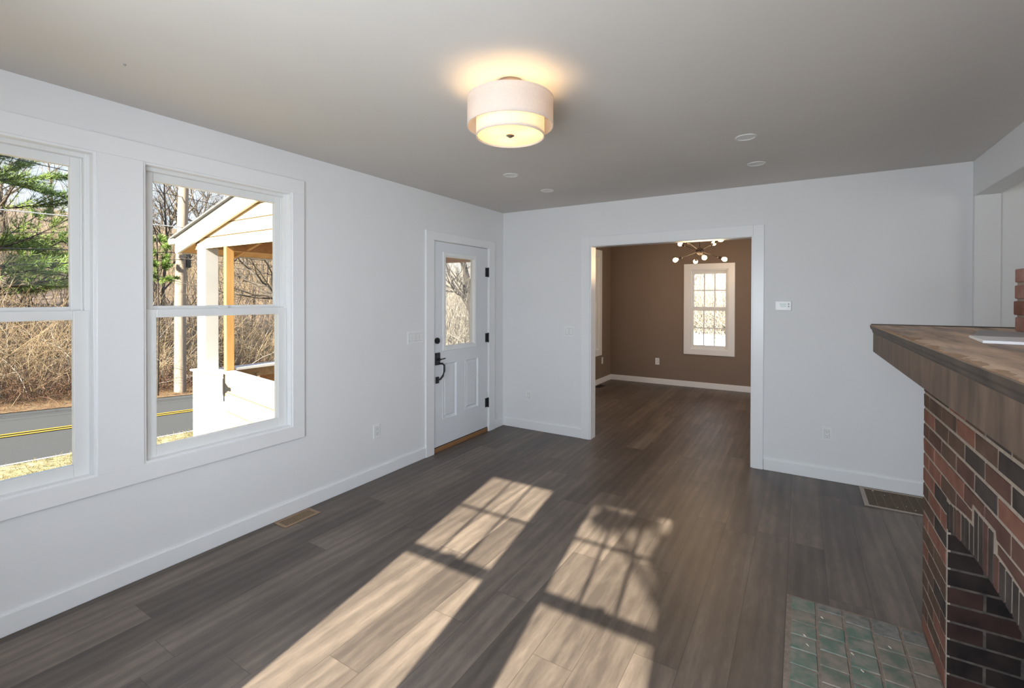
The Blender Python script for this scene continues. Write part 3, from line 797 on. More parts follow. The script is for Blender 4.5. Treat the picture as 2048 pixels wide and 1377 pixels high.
# ---------------------------------------------------------------- fireplace
FX, FY0, FY1 = 0.480, 1.06, 2.790           # front face plane, near and far ends
AO0, AO1, ZS, ZC = 1.470, 2.392, 0.622, 0.669  # opening, springing and crown of the arch
COURSE, MJ = 0.0673, 0.010
root = tag(empty('brick_fireplace', (0.8, 1.93, 0)), 'old dark red brick fireplace with an arched firebox and thick wooden mantel', 'fireplace')
rise = ZC - ZS; half = (AO1 - AO0) / 2; yc = (AO0 + AO1) / 2
RA = (half * half + rise * rise) / (2 * rise); za_c = ZC - RA
def arch_z(y, extra=0.0):
    q = (RA + extra) ** 2 - (y - yc) ** 2
    return za_c + math.sqrt(max(q, 0))
def ext_h(y):                       # soldier course: taller bricks at the crown
    return (0.826 - arch_z(y)) if abs(y - 1.975) < 0.112 else 0.100
brick = MB(); rb = random.Random(3)
def rnd_face(edge):
    r = rb.random()
    if edge: return 0 if r < 0.55 else (1 if r < 0.8 else (2 if r < 0.93 else 3))
    return 0 if r < 0.22 else (1 if r < 0.50 else (2 if r < 0.72 else 3))
def add_brick(x0, x1, y0, y1, z0, z1, mi):
    j = lambda a: rb.uniform(-a, a * 0.3)
    c = 0.002
    vs = [(x0 + j(0.0015), y0 + c, z0 + c), (x0 + j(0.0015), y1 - c, z0 + c), (x0 + j(0.0015), y1 - c, z1 - c), (x0 + j(0.0015), y0 + c, z1 - c),
          (x0 + 0.004, y0, z0), (x0 + 0.004, y1, z0), (x0 + 0.004, y1, z1), (x0 + 0.004, y0, z1),
          (x1, y0, z0), (x1, y1, z0), (x1, y1, z1), (x1, y0, z1)]
    fs = [(0, 3, 2, 1), (0, 1, 5, 4), (1, 2, 6, 5), (2, 3, 7, 6), (3, 0, 4, 7), (4, 5, 9, 8), (5, 6, 10, 9), (6, 7, 11, 10), (7, 4, 8, 11), (8, 9, 10, 11)]
    brick.add(vs, fs, mi)
nc = 19
for i in range(nc):
    z0 = i * COURSE + 0.004; z1 = z0 + COURSE - MJ
    if z1 > 1.236: z1 = 1.236
    # running bond measured from the far end: alternate stretcher / header quoins
    ys = []; y = FY1; first = True
    lens = [0.198] * 12 if i % 2 == 0 else [0.098] + [0.198] * 12
    for l in lens:
        a, b_ = y - l, y
        ys.append((max(a, FY0), b_)); y = a - MJ
        if y <= FY0 + 0.03: break
    for (a, b_) in ys:
        if z0 > 0.83 or b_ < AO0 - 0.03 or a > AO1 + 0.03:
            add_brick(FX, FX + 0.10, a, b_, z0, z1, rnd_face(z1 < 0.85 and a > AO1 - 0.1)); continue
        # cut to the curve of the soldier course
        def low(yy):
            if AO0 - 0.004 < yy < AO1 + 0.004:
                return max(z0, arch_z(min(max(yy, AO0), AO1)) + ext_h(yy) + MJ * 0.8)
            return z0
        st = max(3, int((b_ - a) / 0.008)); run = []
        mi = rnd_face(False)
        for t_ in range(st + 1):
            yy = a + (b_ - a) * t_ / st; lw = low(yy); ok = lw < z1 - 0.006
            if ok: run.append((yy, lw))
            if (not ok or t_ == st) and run:
                if run[-1][0] - run[0][0] > 0.012:
                    xs_ = FX + rb.uniform(-0.0015, 0.0004); k = len(run)
                    poly = run + [(run[-1][0], z1), (run[0][0], z1)]
                    n_ = len(poly)
                    brick.add([(xs_, p_, q_) for p_, q_ in poly] + [(FX + 0.10, p_, q_) for p_, q_ in poly],
                              [tuple(range(n_)), tuple(range(n_, 2 * n_))] + [(u_, (u_ + 1) % n_, n_ + (u_ + 1) % n_, n_ + u_) for u_ in range(n_)], mi)
                run = []
# soldier arch
ns = 20; sw = (AO1 - AO0) / ns
for k in range(ns):
    a, b_ = AO0 + k * sw + 0.005, AO0 + (k + 1) * sw - 0.005
    ym = (a + b_) / 2; lean = (ym - yc) * 0.10
    zb0, zb1 = arch_z(a), arch_z(b_); h = ext_h(ym) - 0.006
    top = (max(zb0, zb1) + h) if abs(ym - 1.975) >= 0.112 else 0.818
    mi = 2 if rb.random() < 0.62 else (3 if rb.random() < 0.6 else 1)
    j = rb.uniform(-0.001, 0.001)
    lx = lean * (top - zb0)
    vs = [(FX + j, a, zb0), (FX + j, b_, zb1), (FX + j, b_ + lx, top), (FX + j, a + lx, top), (FX + 0.10, a, zb0), (FX + 0.10, b_, zb1), (FX + 0.10, b_ + lx, top), (FX + 0.10, a + lx, top)]
    brick.add(vs, [(0, 3, 2, 1), (4, 5, 6, 7), (0, 1, 5, 4), (1, 2, 6, 5), (2, 3, 7, 6), (3, 0, 4, 7)], mi)
# returns at both ends (bricks along x)
for i in range(nc):
    z0 = i * COURSE + 0.004; z1 = min(z0 + COURSE - MJ, 1.236)
    x = FX + 0.104
    for l in ([0.0] if False else ([0.098, 0.198, 0.198, 0.198] if i % 2 == 0 else [0.198, 0.198, 0.198, 0.098])):
        brick.box(x + MJ, min(x + l, 1.12), FY1 - 0.09, FY1 - 0.001, z0, z1, rnd_face(True))
        brick.box(x + MJ, min(x + l, 1.12), FY0 + 0.001, FY0 + 0.09, z0, z1, rnd_face(True))
        x += l
        if x > 1.1: break
brick.build('brick_surround', ['brick_red', 'brick_brown', 'brick_dark', 'brick_maroon'], root)
# mortar backing with the arched opening
mo = MB(); xm = FX + 0.0016
N = 24
for (a, b_) in ((FY0 + 0.004, AO0), (AO1, FY1 - 0.004)): mo.box(xm, 1.118, a, b_, 0, 1.234)
ysm = [AO0 + (AO1 - AO0) * k / N for k in range(N + 1)]
for k in range(N):
    a, b_ = ysm[k], ysm[k + 1]
    za, zb_ = arch_z(a) + 0.004, arch_z(b_) + 0.004
    vs = [(xm, a, za), (xm, b_, zb_), (xm, b_, 1.234), (xm, a, 1.234), (FX + 0.11, a, za), (FX + 0.11, b_, zb_), (FX + 0.11, b_, 1.234), (FX + 0.11, a, 1.234)]
    mo.add(vs, [(0, 3, 2, 1), (4, 5, 6, 7), (0, 1, 5, 4), (2, 3, 7, 6)], 0)
mo.build('mortar', 'mortar', root)
# firebox: cheeks, back and floor of sooty bricks
fb = MB(); rb2 = random.Random(9)
for i in range(11):
    z0 = i * COURSE + 0.004; z1 = z0 + COURSE - MJ
    for side in (0, 1):
        x = FX + 0.004; edge = AO1 if side else AO0
        for k, l in enumerate(([0.198, 0.198, 0.098] if i % 2 == 0 else [0.098, 0.198, 0.198])):
            ya, yb = (edge - 0.004 + 0.0, edge + 0.08) if side else (edge - 0.08, edge + 0.004)
            mi = 0 if (i > 5 or rb2.random() < 0.62) else 1
            if z1 < arch_z(edge) + 0.12: fb.box(x + (0 if k == 0 else MJ), x + l, ya, yb, z0, min(z1, 0.70), mi)
            x += l
    y = AO0
    while y < AO1 - 0.01:
        fb.box(0.985, 1.06, y + MJ, min(y + 0.2, AO1), z0, z1, 0); y += 0.2
fb.box(0.50, 1.0, AO0, AO1, 0.74, 0.78, 0)
fb.build('firebox', ['brick_soot', 'brick_charred'], root)
fm = MB()
fm.box(FX + 0.012, 1.05, AO1 - 0.0015, AO1 + 0.07, 0, 0.74); fm.box(FX + 0.012, 1.05, AO0 - 0.07, AO0 + 0.0015, 0, 0.74)
fm.box(0.992, 1.05, AO0, AO1, 0, 0.74); fm.box(FX + 0.02, 1.0, AO0, AO1, 0.0, 0.003)
fm.build('firebox_mortar', 'mortar_soot', root)
# mantel
MX, MY0, MY1, MZ0, MZ1, MT = 0.307, 0.90, 2.920, 1.236, 1.340, 1.371
ap = MB().box(MX, 1.14, MY0, MY1, MZ0, MZ1)
apron = ap.build('mantel_shelf', ['mantel'], root, bevel=0.004)
cr = MB()
profile = [(0.002, MZ1 - 0.014), (-0.003, MZ1 - 0.004), (-0.004, MZ1 + 0.004), (-0.010, MZ1 + 0.012), (-0.012, MZ1 + 0.026), (-0.011, MT - 0.002)]
for i in range(len(profile) - 1):
    (o0, za), (o1, zb_) = profile[i], profile[i + 1]
    r0 = [(MX + o0, MY0 - 0.3, za), (MX + o0, MY1 - o0, za), (1.15, MY1 - o0, za)]
    r1 = [(MX + o1, MY0 - 0.3, zb_), (MX + o1, MY1 - o1, zb_), (1.15, MY1 - o1, zb_)]
    cr.add(r0 + r1, [(0, 1, 4, 3), (1, 2, 5, 4)], 0)
cr.build('mantel_moulding', 'mantel_dark', apron, keep=True)
# worn top with a ragged front edge
tp = MB(); NR = 150; rr_ = random.Random(21)
ed = []
w = 0.0
for k in range(NR + 1):
    y = MY0 - 0.3 + (MY1 + 0.011 - MY0 + 0.3) * k / NR
    w = 0.72 * w + rr_.uniform(-0.004, 0.0055)
    amp = 1.0 if y < 2.55 else 0.35
    xo = MX - 0.010 + amp * (abs(w) * 2.3 + (0.014 if math.sin(y * 23) + 0.5 * math.sin(y * 61) > 0.55 and y < 2.5 else 0.0))
    ed.append((xo, y))
for k in range(NR):
    (xa, ya), (xb, yb) = ed[k], ed[k + 1]
    tp.add([(xa, ya, MT), (xb, yb, MT), (1.14, yb, MT), (1.14, ya, MT)], [(0, 3, 2, 1)], 0)
    tp.add([(MX - 0.011, ya, MT - 0.004), (MX - 0.011, yb, MT - 0.004), (xb, yb, MT), (xa, ya, MT)], [(0, 1, 2, 3)], 1)
tp.build('mantel_top', ['mantel_top', 'raw_wood'], apron, keep=True)
MB().box(MX - 0.008, 1.14, MY1 - 0.012, MY1 + 0.011, MT - 0.003, MT + 0.004).build('mantel_lip', 'mantel_dark', apron, bevel=0.002)
# chimney stump above the mantel
ch = MB(); rc = random.Random(5)
cx0, cy1 = 0.722, 2.625
for i in range(4):
    z0 = MT + 0.002 + i * 0.064
    y = cy1 - (0.10 if i % 2 else 0.0) * 0
    lens = [0.2] * 8 if i % 2 == 0 else [0.1] + [0.2] * 8
    yy = cy1 + rc.uniform(-0.012, 0.006)
    for l in lens:
        if yy - l < 1.2: break
        ch.box(cx0 + rc.uniform(-0.004, 0.002), 1.11, yy - l + 0.010, yy, z0, z0 + 0.054 + rc.uniform(-0.003, 0.003), 1 if rc.random() < 0.3 else 0)
        yy -= l
ch.build('chimney_stack', ['brick_pink', 'brick_red'], root, bevel=0.004)
MB().box(cx0 + 0.0045, 1.10, 1.26, cy1 - 0.010, MT, MT + 0.246).build('chimney_mortar', 'mortar', root)
# loose pieces on the mantel
T0 = lambda u, n, z: (u, n, z)
b = MB()
poly = [(0.600, 2.54), (0.478, 2.105), (0.535, 2.075), (0.712, 2.08), (0.712, 2.44)]
k = len(poly); zA, zB = MT + 0.001, MT + 0.007
b.add([(x, y, zA) for x, y in poly] + [(x, y, zB) for x, y in poly], [tuple(range(k)), tuple(range(k, 2 * k))] + [(i, (i + 1) % k, k + (i + 1) % k, k + i) for i in range(k)])
tag(b.build('loose_board', 'paper', bevel=0.001), 'grey-white flat board lying on the mantel in front of the chimney stack', 'board')
b = MB()
poly = [(0.470, 2.092), (0.447, 1.86), (0.530, 1.845), (0.640, 1.86), (0.640, 2.07), (0.530, 2.068)]
k = len(poly); zA, zB = MT + 0.001, MT + 0.010
b.add([(x, y, zA) for x, y in poly] + [(x, y, zB) for x, y in poly], [tuple(range(k)), tuple(range(k, 2 * k))] + [(i, (i + 1) % k, k + (i + 1) % k, k + i) for i in range(k)])
tag(b.build('white_trim_piece', 'white_strip', bevel=0.0015), 'bright white offcut lying on the mantel nearer than the grey board', 'offcut')

# hearth: green tiles set flush in the floor
root = tag(empty('tiled_hearth', (0.22, 1.9, 0)), 'worn green tile hearth set in the floor before the fireplace', 'hearth')
MB().box(-0.050, FX - 0.002, 1.05, 2.742, 0.0, 0.0025).build('grout_bed', 'grout', root)
rt = random.Random(4); tl = MB(); ch2 = MB()
for i in range(5):
    x0 = -0.030 + i * 0.106; x1 = x0 + 0.099
    if i == 4: x1 = FX - 0.003
    sh_ = (0.02, -0.028, 0.0, 0.03, 0.012)[i]
    y = 2.735 - 0.006 * i * 0 + (0.0 if i == 0 else -0.008 + 0.010 * (i % 2))
    row = 0
    while y > 1.1:
        hgt = (0.085 + sh_) if row == 0 else 0.094
        c = 0.004
        za = [0.0055 + rt.uniform(-0.0012, 0.0012) for _ in range(4)]
        j = lambda: rt.uniform(-0.0022, 0.0022)
        vs = [(x0 + j(), y - hgt + j(), 0.001), (x1 + j(), y - hgt + j(), 0.001), (x1 + j(), y + j(), 0.001), (x0 + j(), y + j(), 0.001)]
        top = [(vs[0][0] + c, vs[0][1] + c, za[0]), (vs[1][0] - c, vs[1][1] + c, za[1]), (vs[2][0] - c, vs[2][1] - c, za[2]), (vs[3][0] + c, vs[3][1] - c, za[3])]
        dusty = rt.random() < (0.10 + 0.22 * i)
        mi = 2 if (row == 0 and i > 0) else (1 if dusty else 0)
        tl.add(vs + top, [(4, 5, 6, 7), (0, 1, 5, 4), (1, 2, 6, 5), (2, 3, 7, 6), (3, 0, 4, 7)], mi)
        y -= hgt + 0.006; row += 1
tl.build('hearth_tiles', ['tile_green', 'tile_dusty', 'tile_chipped'], root)
for k, (x, y) in enumerate(((0.19, 2.42), (0.215, 2.33), (0.03, 2.38), (0.02, 2.44), (0.09, 2.62), (0.33, 2.55))):
    d = MB().tube([(x, y, 0.008), (x + 0.008, y - 0.010, 0.008)], [0.0025, 0.002], 5)
    tag(d.build('plaster_crumb', 'debris'), 'pale crumb of plaster lying on the green hearth tiles', 'debris', 'plaster crumbs on the hearth')
#OUTDOORS
# ================================================================ outdoors
P0 = np.array([-13.378, 3.648]); RV = np.array([-0.297, 0.955]); RE = np.array([0.955, 0.297])
def sm(t):
    t = np.clip(t, 0, 1); return t * t * (3 - 2 * t)
def ground(x, y):
    x = np.asarray(x, dtype=float); y = np.asarray(y, dtype=float)
    s = (x - P0[0]) * RV[0] + (y - P0[1]) * RV[1]
    q = (x - P0[0]) * RE[0] + (y - P0[1]) * RE[1]
    rz = -1.3 - 0.107 * np.clip(s, -22, 30)
    pad = -0.50 - 0.85 * sm((y - 9) / 7)
    near = rz + (pad - rz) * sm((q - 2.9) / 6.0)
    far = rz + 0.03 + 0.107 * np.clip(s, 0, 30) * sm(-(q + 6) / 9) + np.clip(-(q + 7.0), 0, 60) * 0.25 + 0.25 * np.sin(x * 0.7) * sm(-(q + 8) / 6) * np.cos(y * 0.55)
    z = np.where(q > 2.75, near, np.where(q < -3.0, far, rz))
    return z
def sq(s, q): return P0[0] + s * RV[0] + q * RE[0], P0[1] + s * RV[1] + q * RE[1]
def terrain(name, s0, s1, ds, q0, q1, dq, mat, label, cat, dz=0.0):
    S = np.arange(s0, s1 + ds / 2, ds); Qv = np.linspace(q0, q1, max(2, int(round((q1 - q0) / dq)) + 1))
    SS, QQ = np.meshgrid(S, Qv, indexing='ij')
    X, Y = sq(SS, QQ); Z = ground(X, Y) + dz
    V = np.stack([X, Y, Z], -1).reshape(-1, 3); n = len(Qv)
    i = np.arange(len(S) - 1)[:, None] * n + np.arange(n - 1)[None, :]
    Qd = np.stack([i, i + n, i + n + 1, i + 1], -1).reshape(-1, 4)
    return struct(fast_mesh(name, V, Qd, mat, smooth=True), label, cat)
terrain('lawn', -30, 62, 1.0, 2.66, 34, 0.8, 'lawn', 'straw coloured grass between the house and the road', 'ground')
terrain('roadside_verge', -30, 62, 1.0, -7.2, -3.02, 0.5, 'verge', 'orange-brown leaf litter along the far side of the road', 'ground')
terrain('wooded_hillside', -40, 75, 2.0, -70, -7.0, 2.0, 'hill', 'brown wooded hillside rising beyond the road', 'ground')
road = terrain('road', -30, 62, 1.0, -3.10, 2.80, 0.5, 'asphalt', 'grey asphalt road with a double yellow line outside the windows', 'road', -0.01)
def stripe(q, w, mat):
    S = np.arange(-30, 62.1, 1.0); V = []
    for qq in (q - w / 2, q + w / 2):
        X, Y = sq(S, np.full_like(S, qq)); V.append(np.stack([X, Y, -1.3 - 0.107 * np.clip(S, -22, 30) + 0.006], -1))
    V = np.stack(V, 1).reshape(-1, 3); i = np.arange(len(S) - 1) * 2
    fast_mesh('lane_marking', V, np.stack([i, i + 2, i + 3, i + 1], -1), mat, road)
stripe(-0.11, 0.10, 'line_yellow'); stripe(0.13, 0.10, 'line_yellow'); stripe(-2.92, 0.10, 'line_white'); stripe(2.62, 0.08, 'line_white')

# exterior skin of the house, so the walls read as a house from outside
# ---- porch
pr = tag(empty('front_porch', (-4.6, 3.7, -0.5)), 'new wooden porch with a white post and sloping roof outside the front door', 'porch')
PY = 2.70
MB().box(-5.949, -5.766, PY, PY + 0.145, 0.66, 2.12).build('white_post', 'porch_paint', pr, bevel=0.004)
MB().box(-5.367, -5.315, PY, PY + 0.085, 0.662, 2.06).build('wood_post', 'pine_orange', pr, bevel=0.003)
MB().box(-5.949, -5.766, 4.95, 5.095, -0.5, 2.10).build('white_post', 'porch_paint', pr, bevel=0.004)
b = MB().box(-6.06, -5.33, PY - 0.03, PY + 0.17, 0.642, 0.662)
b.build('rail_cap', 'porch_paint', pr, bevel=0.003)
b = MB().box(-6.01, -5.300, PY - 0.012, PY + 0.03, 0.455, 0.642, 1).box(-6.01, -5.300, PY, PY + 0.03, -0.62, 0.452, 0)
b.box(-6.02, -5.975, PY - 0.016, PY + 0.15, -0.62, 0.642, 0)
b.build('pier_cladding', ['porch_paint', 'pine_board'], pr, bevel=0.002)
b = MB().box(-5.99, -5.80, PY + 0.17, 4.95, 0.618, 0.650, 0)
b.build('street_rail_cap', 'porch_paint', pr, bevel=0.003)
b = MB().box(-5.94, -5.88, PY + 0.1, 4.95, 0.50, 0.617, 0).box(-5.93, -5.90, PY + 0.1, 4.95, -0.5, 0.497, 1)
for y in (3.35, 3.95, 4.55): b.box(-5.90, -5.83, y - 0.02, y + 0.02, -0.2, 0.55, 0)
b.build('street_rail_frame', ['pine_board', 'porch_ceiling'], pr)
MB().box(-6.0, -3.16, PY, 5.1, -0.20, -0.14).build('porch_deck', 'pine_board', pr)
for y in (2.75, 3.9, 5.02): MB().box(-5.95, -5.80, y, y + 0.09, -0.75, -0.2).build('deck_post', 'pine_board', pr)
# shed roof with a clad triangular end
def rake(x, off): return 2.1375 + 0.267 * (x + 5.93) + off
b = MB(); TY = lambda u, n, z: (u, n, z)
zl = [2.055, 2.185, 2.325, 2.465, 2.605, 2.745, 2.9]
xe = -3.16
for i in range(len(zl) - 1):
    za, zb_ = zl[i], zl[i + 1] - 0.010
    xa = max(-6.0, -5.93 + (za - 2.1575) / 0.267); xb = max(-6.0, -5.93 + (zb_ - 2.1575) / 0.267)
    if xa >= xe: break
    poly = [(xa, za), (xe, za), (xe, zb_), (xb, zb_)] if xb < xe else [(xa, za), (xe, za), (xe, rake(xe, 0.02))]
    b.prism(poly, PY + 0.004, PY + 0.025, TY, 0)
b.prism([(-6.0, 2.055), (xe, 2.055), (xe, rake(xe, 0.02)), (-6.0, rake(-6.0, 0.02))], PY + 0.010, PY + 0.05, TY, 1)
b.build('gable_siding', ['pine_board', 'joint'], pr)
def sloped(x0, x1, y0, y1, o0, o1, name, mat):
    T = lambda u, n, z: (u, n, z)
    MB().prism([(x0, rake(x0, o0)), (x1, rake(x1, o0)), (x1, rake(x1, o1)), (x0, rake(x0, o1))], y0, y1, T).build(name, mat, pr, bevel=0.003)
sloped(-6.36, -3.15, 2.662, 2.692, 0.0, 0.200, 'rake_board', 'porch_paint')
sloped(-6.36, -3.15, 5.20, 5.23, 0.0, 0.200, 'rake_board', 'porch_paint')
sloped(-6.36, -3.15, 2.692, 5.20, 0.02, 0.045, 'roof_soffit', 'porch_ceiling')
sloped(-6.46, -3.15, 2.63, 5.26, 0.203, 0.227, 'roof_shingles', 'shingle')
b = MB().box(-6.39, -6.36, 2.662, 5.23, 2.03, 2.22); b.build('eave_board', 'porch_paint', pr)
b = MB().box(-6.54, -6.395, 2.64, 5.25, 2.135, 2.215); b.build('gutter', 'porch_paint', pr, bevel=0.02)
b = MB().box(-5.93, -5.79, PY + 0.05, 5.1, 2.06, 2.19); b.build('porch_beam', 'porch_ceiling', pr)
for y in (3.2, 3.8, 4.4): sloped(-6.1, -3.15, y - 0.02, y + 0.02, -0.10, 0.02, 'rafter', 'porch_ceiling')
b = MB().box(-5.79, -3.16, 5.05, 5.09, 1.985, 2.30); b.build('porch_beam', 'porch_ceiling', pr)
# gate, standing slightly open
g0, g1 = Vector((-5.300, 2.702, 0)), Vector((-3.62, 2.43, 0))
gd = (g1 - g0); gl = gd.length; gd.normalize(); gn = Vector((-gd.y, gd.x, 0))
def TG(u, n, z): p = g0 + gd * u + gn * n; return (p.x, p.y, z)
gate = tag(empty('porch_gate', (-5.30, 2.702, -0.2)), 'plank gate of new boards with a black hinge on the near side of the porch', 'gate')
b = MB(); zt = 0.672
for i in range(5):
    b.box(0, gl, -0.020, 0.006, zt - 0.205 * (i + 1) + 0.009, zt - 0.205 * i, 0, TG)
b.build('gate_boards', 'pine_board', gate, bevel=0.002)
MB().box(0, gl, -0.012, 0.005, -0.36, zt - 0.002, 0, TG).build('gate_backing', 'joint', gate)
MB().box(-0.005, gl, -0.032, 0.075, zt, zt + 0.028, 0, TG).build('gate_cap', 'porch_paint', gate, bevel=0.002)
hb = MB()
hb.prism([(-0.055, 0.615), (-0.020, 0.615), (-0.020, 0.43), (-0.055, 0.43)], -0.030, -0.021, TG)
hb.prism([(-0.018, 0.575), (0.0, 0.575), (0.09, 0.54), (0.15, 0.54), (0.175, 0.52), (0.15, 0.50), (0.09, 0.50), (0.0, 0.465), (-0.018, 0.465)], -0.027, -0.0205, TG)
hb.tube([TG(-0.019, -0.028, 0.37), TG(-0.019, -0.028, 0.67)], 0.007, 8)
hb.build('strap_hinge', 'black', gate)

# ---- utility pole and wires
PB = np.array([-18.75, 7.95]); pz = float(ground(*PB))
pole = tag(empty('utility_pole', (PB[0], PB[1], pz)), 'weathered grey-brown utility pole standing at the far side of the road', 'pole')
MB().tube([(PB[0], PB[1], pz - 0.3), (PB[0] + 0.03, PB[1], 1.5), (PB[0] + 0.12, PB[1] + 0.1, 6.0), (PB[0] + 0.2, PB[1] + 0.15, 9.0)], [0.185, 0.172, 0.150, 0.13], 14).build('pole_shaft', 'pole', pole, smooth=True)
MB().box(PB[0] + 0.10, PB[0] + 0.24, PB[1] + 0.12, PB[1] + 0.26, 2.55, 3.2).build('meter_box', 'black', pole, bevel=0.01)
MB().tube([(PB[0] + 0.16, PB[1] + 0.15, 3.2), (PB[0] + 0.26, PB[1] + 0.2, 8.5)], 0.025, 8).build('conduit', 'plastic_dim', pole)
def col_ray(px, py):
    return cam_vec((px - 1024.0) / f_px, -(py - 603.7) / f_px, 1.0)
WA = np.array([-17.15, 3.24])
for k, (ya, yb, rad, mat, lab) in enumerate(((312, 396, 0.012, 'wire', 'topmost dark wire strung along the road in front of the pine'),
        (420, 456, 0.016, 'wire_pale', 'bright bare wire strung along the road in front of the pine'),
        (465, 470, 0.008, 'wire', 'thin dark wire just below the bright bare wire'),
        (497, 507, 0.014, 'wire', 'dark cable strung level with the gutter of the porch'),
        (531, 520, 0.011, 'wire', 'lowest dark cable strung along the road'))):
    def z_at(px, py, pt):
        r = col_ray(px, py); t = (pt[0] * -math.sin(yaw) + pt[1] * math.cos(yaw)) / (r.x * -math.sin(yaw) + r.y * math.cos(yaw))
        return 1.5 + r.z * t
    za, zb_ = z_at(0, ya, WA), z_at(362, yb, PB)
    pa = np.array([WA[0] + 0.1, WA[1], za]); pb = np.array([PB[0] + 0.22, PB[1], zb_])
    pts = []
    for t in np.linspace(-3.0, 5.0, 33):
        p = pa + (pb - pa) * min(max(t, -3), 5)
        if t > 1: p = pb + (pb - pa) * np.array([1, 1, 0.15]) * (t - 1)
        pts.append(tuple(p))
    tag(MB().tube(pts, rad, 5).build('overhead_wire', mat), lab, 'wire', 'overhead wires along the road')

# ---- vegetation
def polyline(P, D, Ln, K, rng, curl=0.15, lift=0.0):
    """P (N,3) starts, D (N,3) dirs, Ln (N,) -> (N,K,3)"""
    N = len(P); t = np.linspace(0, 1, K)
    D = D / (np.linalg.norm(D, axis=1, keepdims=True) + 1e-9)
    step = Ln[:, None] / (K - 1)
    out = np.zeros((N, K, 3)); out[:, 0] = P; d = D.copy()
    for k in range(1, K):
        d = d + rng.normal(0, curl, (N, 3)); d[:, 2] += lift
        d /= np.linalg.norm(d, axis=1, keepdims=True)
        out[:, k] = out[:, k - 1] + d * step
    return out
def at(PL, R, idx, t):
    K = PL.shape[1]; f = t * (K - 1); i = np.minimum(f.astype(int), K - 2); w = (f - i)[:, None]
    p = PL[idx, i] * (1 - w) + PL[idx, i + 1] * w
    d = PL[idx, i + 1] - PL[idx, i]; r = R[idx, i] * (1 - w[:, 0]) + R[idx, i + 1] * w[:, 0]
    return p, d / (np.linalg.norm(d, axis=1, keepdims=True) + 1e-9), r
def side_dirs(d, ang, rng):
    n = rng.normal(0, 1, d.shape); n -= (n * d).sum(1, keepdims=True) * d; n /= np.linalg.norm(n, axis=1, keepdims=True)
    return d * np.cos(ang)[:, None] + n * np.sin(ang)[:, None]
def bare_tree(seed, h=9, r=0.13, n1=16, n2=7, n3=5, lean=(0, 0), path=None, t0=0.25, spread=1.0):
    rng = np.random.default_rng(seed)
    if path is None:
        PL0 = polyline(np.zeros((1, 3)), np.array([[lean[0], lean[1], 1.0]]), np.array([h]), 9, rng, 0.06, 0.0)
    else: PL0 = np.array([path], dtype=float)
    K0 = PL0.shape[1]
    R0 = (r * (1 - 0.85 * np.linspace(0, 1, K0)))[None]
    parts = [tubes(PL0, R0, 8)]
    t = rng.uniform(t0, 0.98, n1); p, d, rr = at(PL0, R0, np.zeros(n1, int), t)
    D1 = side_dirs(d, rng.uniform(0.5, 1.1, n1), rng); L1 = h * (0.46 * (1 - t) + 0.12) * rng.uniform(0.7, 1.2, n1) * spread
    PL1 = polyline(p, D1, L1, 7, rng, 0.13, 0.07); R1 = np.minimum(rr * 0.6, 0.06)[:, None] * (1 - 0.85 * np.linspace(0, 1, 7))[None]
    parts.append(tubes(PL1, R1, 5))
    idx = np.repeat(np.arange(n1), n2); t = rng.uniform(0.15, 0.97, len(idx)); p, d, rr = at(PL1, R1, idx, t)
    L2 = np.repeat(L1, n2) * rng.uniform(0.25, 0.55, len(idx)) * (1.1 - 0.6 * t)
    PL2 = polyline(p, side_dirs(d, rng.uniform(0.4, 1.0, len(idx)), rng), L2, 5, rng, 0.16, 0.05)
    R2 = np.maximum(rr * 0.55, 0.005)[:, None] * (1 - 0.75 * np.linspace(0, 1, 5))[None]
    parts.append(tubes(PL2, R2, 3))
    if n3:
        i3 = np.repeat(np.arange(len(idx)), n3); t = rng.uniform(0.1, 0.97, len(i3)); p, d, rr = at(PL2, R2, i3, t)
        PL3 = polyline(p, side_dirs(d, rng.uniform(0.4, 1.0, len(i3)), rng), np.repeat(L2, n3) * rng.uniform(0.3, 0.6, len(i3)), 4, rng, 0.18, 0.03)
        parts.append(tubes(PL3, np.maximum(rr * 0.5, 0.0035)[:, None] * (1 - 0.6 * np.linspace(0, 1, 4))[None], 3))
    return join(parts)
# bare trees on the hillside: six shapes, copied
rt_ = random.Random(31)
variants = []
for k in range(6):
    V, Q = bare_tree(100 + k, h=rt_.uniform(9, 13), r=rt_.uniform(0.10, 0.19), n1=18, n2=8, n3=6, lean=(rt_.uniform(-.12, .12), rt_.uniform(-.12, .12)))
    variants.append((V, Q))
protos = {}
def place_tree(k, mat, x, y, sc, rz, label, group, dz=0.0):
    key = (k, mat)
    if key not in protos:
        o = fast_mesh('bare_tree', *variants[k], mat); protos[key] = o
    else:
        o = protos[key].copy(); COL.objects.link(o)
    o.location = (x, y, float(ground(x, y)) - 0.1 + dz); o.rotation_euler = (0, 0, rz); o.scale = (sc,) * 3
    tag(o, label, 'tree', group)
    return o
for k in range(48):
    s = rt_.uniform(-8, 46); q = -rt_.uniform(10.5, 44)
    x, y = sq(s, q)
    place_tree(k % 6, 'bark' if k % 3 else 'bark_tan', x, y, rt_.uniform(0.7, 1.25), rt_.uniform(0, 6.28),
               'slender leafless tree on the wooded hillside beyond the road', 'leafless trees on the hillside')
for k in range(26):
    y = rt_.uniform(25.5, 44); x = -y * rt_.uniform(0.02, 0.42) + rt_.uniform(-2, 3)
    o = place_tree(k % 6, 'bark_tan' if k % 2 else 'bark', x, y, rt_.uniform(0.55, 1.0), rt_.uniform(0, 6.28),
               'leafless tree behind the white picket fence', 'leafless trees behind the fence')
def along(az_px, dist):
    r = col_ray(az_px, 603.7); n = math.hypot(r.x, r.y); return r.x / n * dist, r.y / n * dist
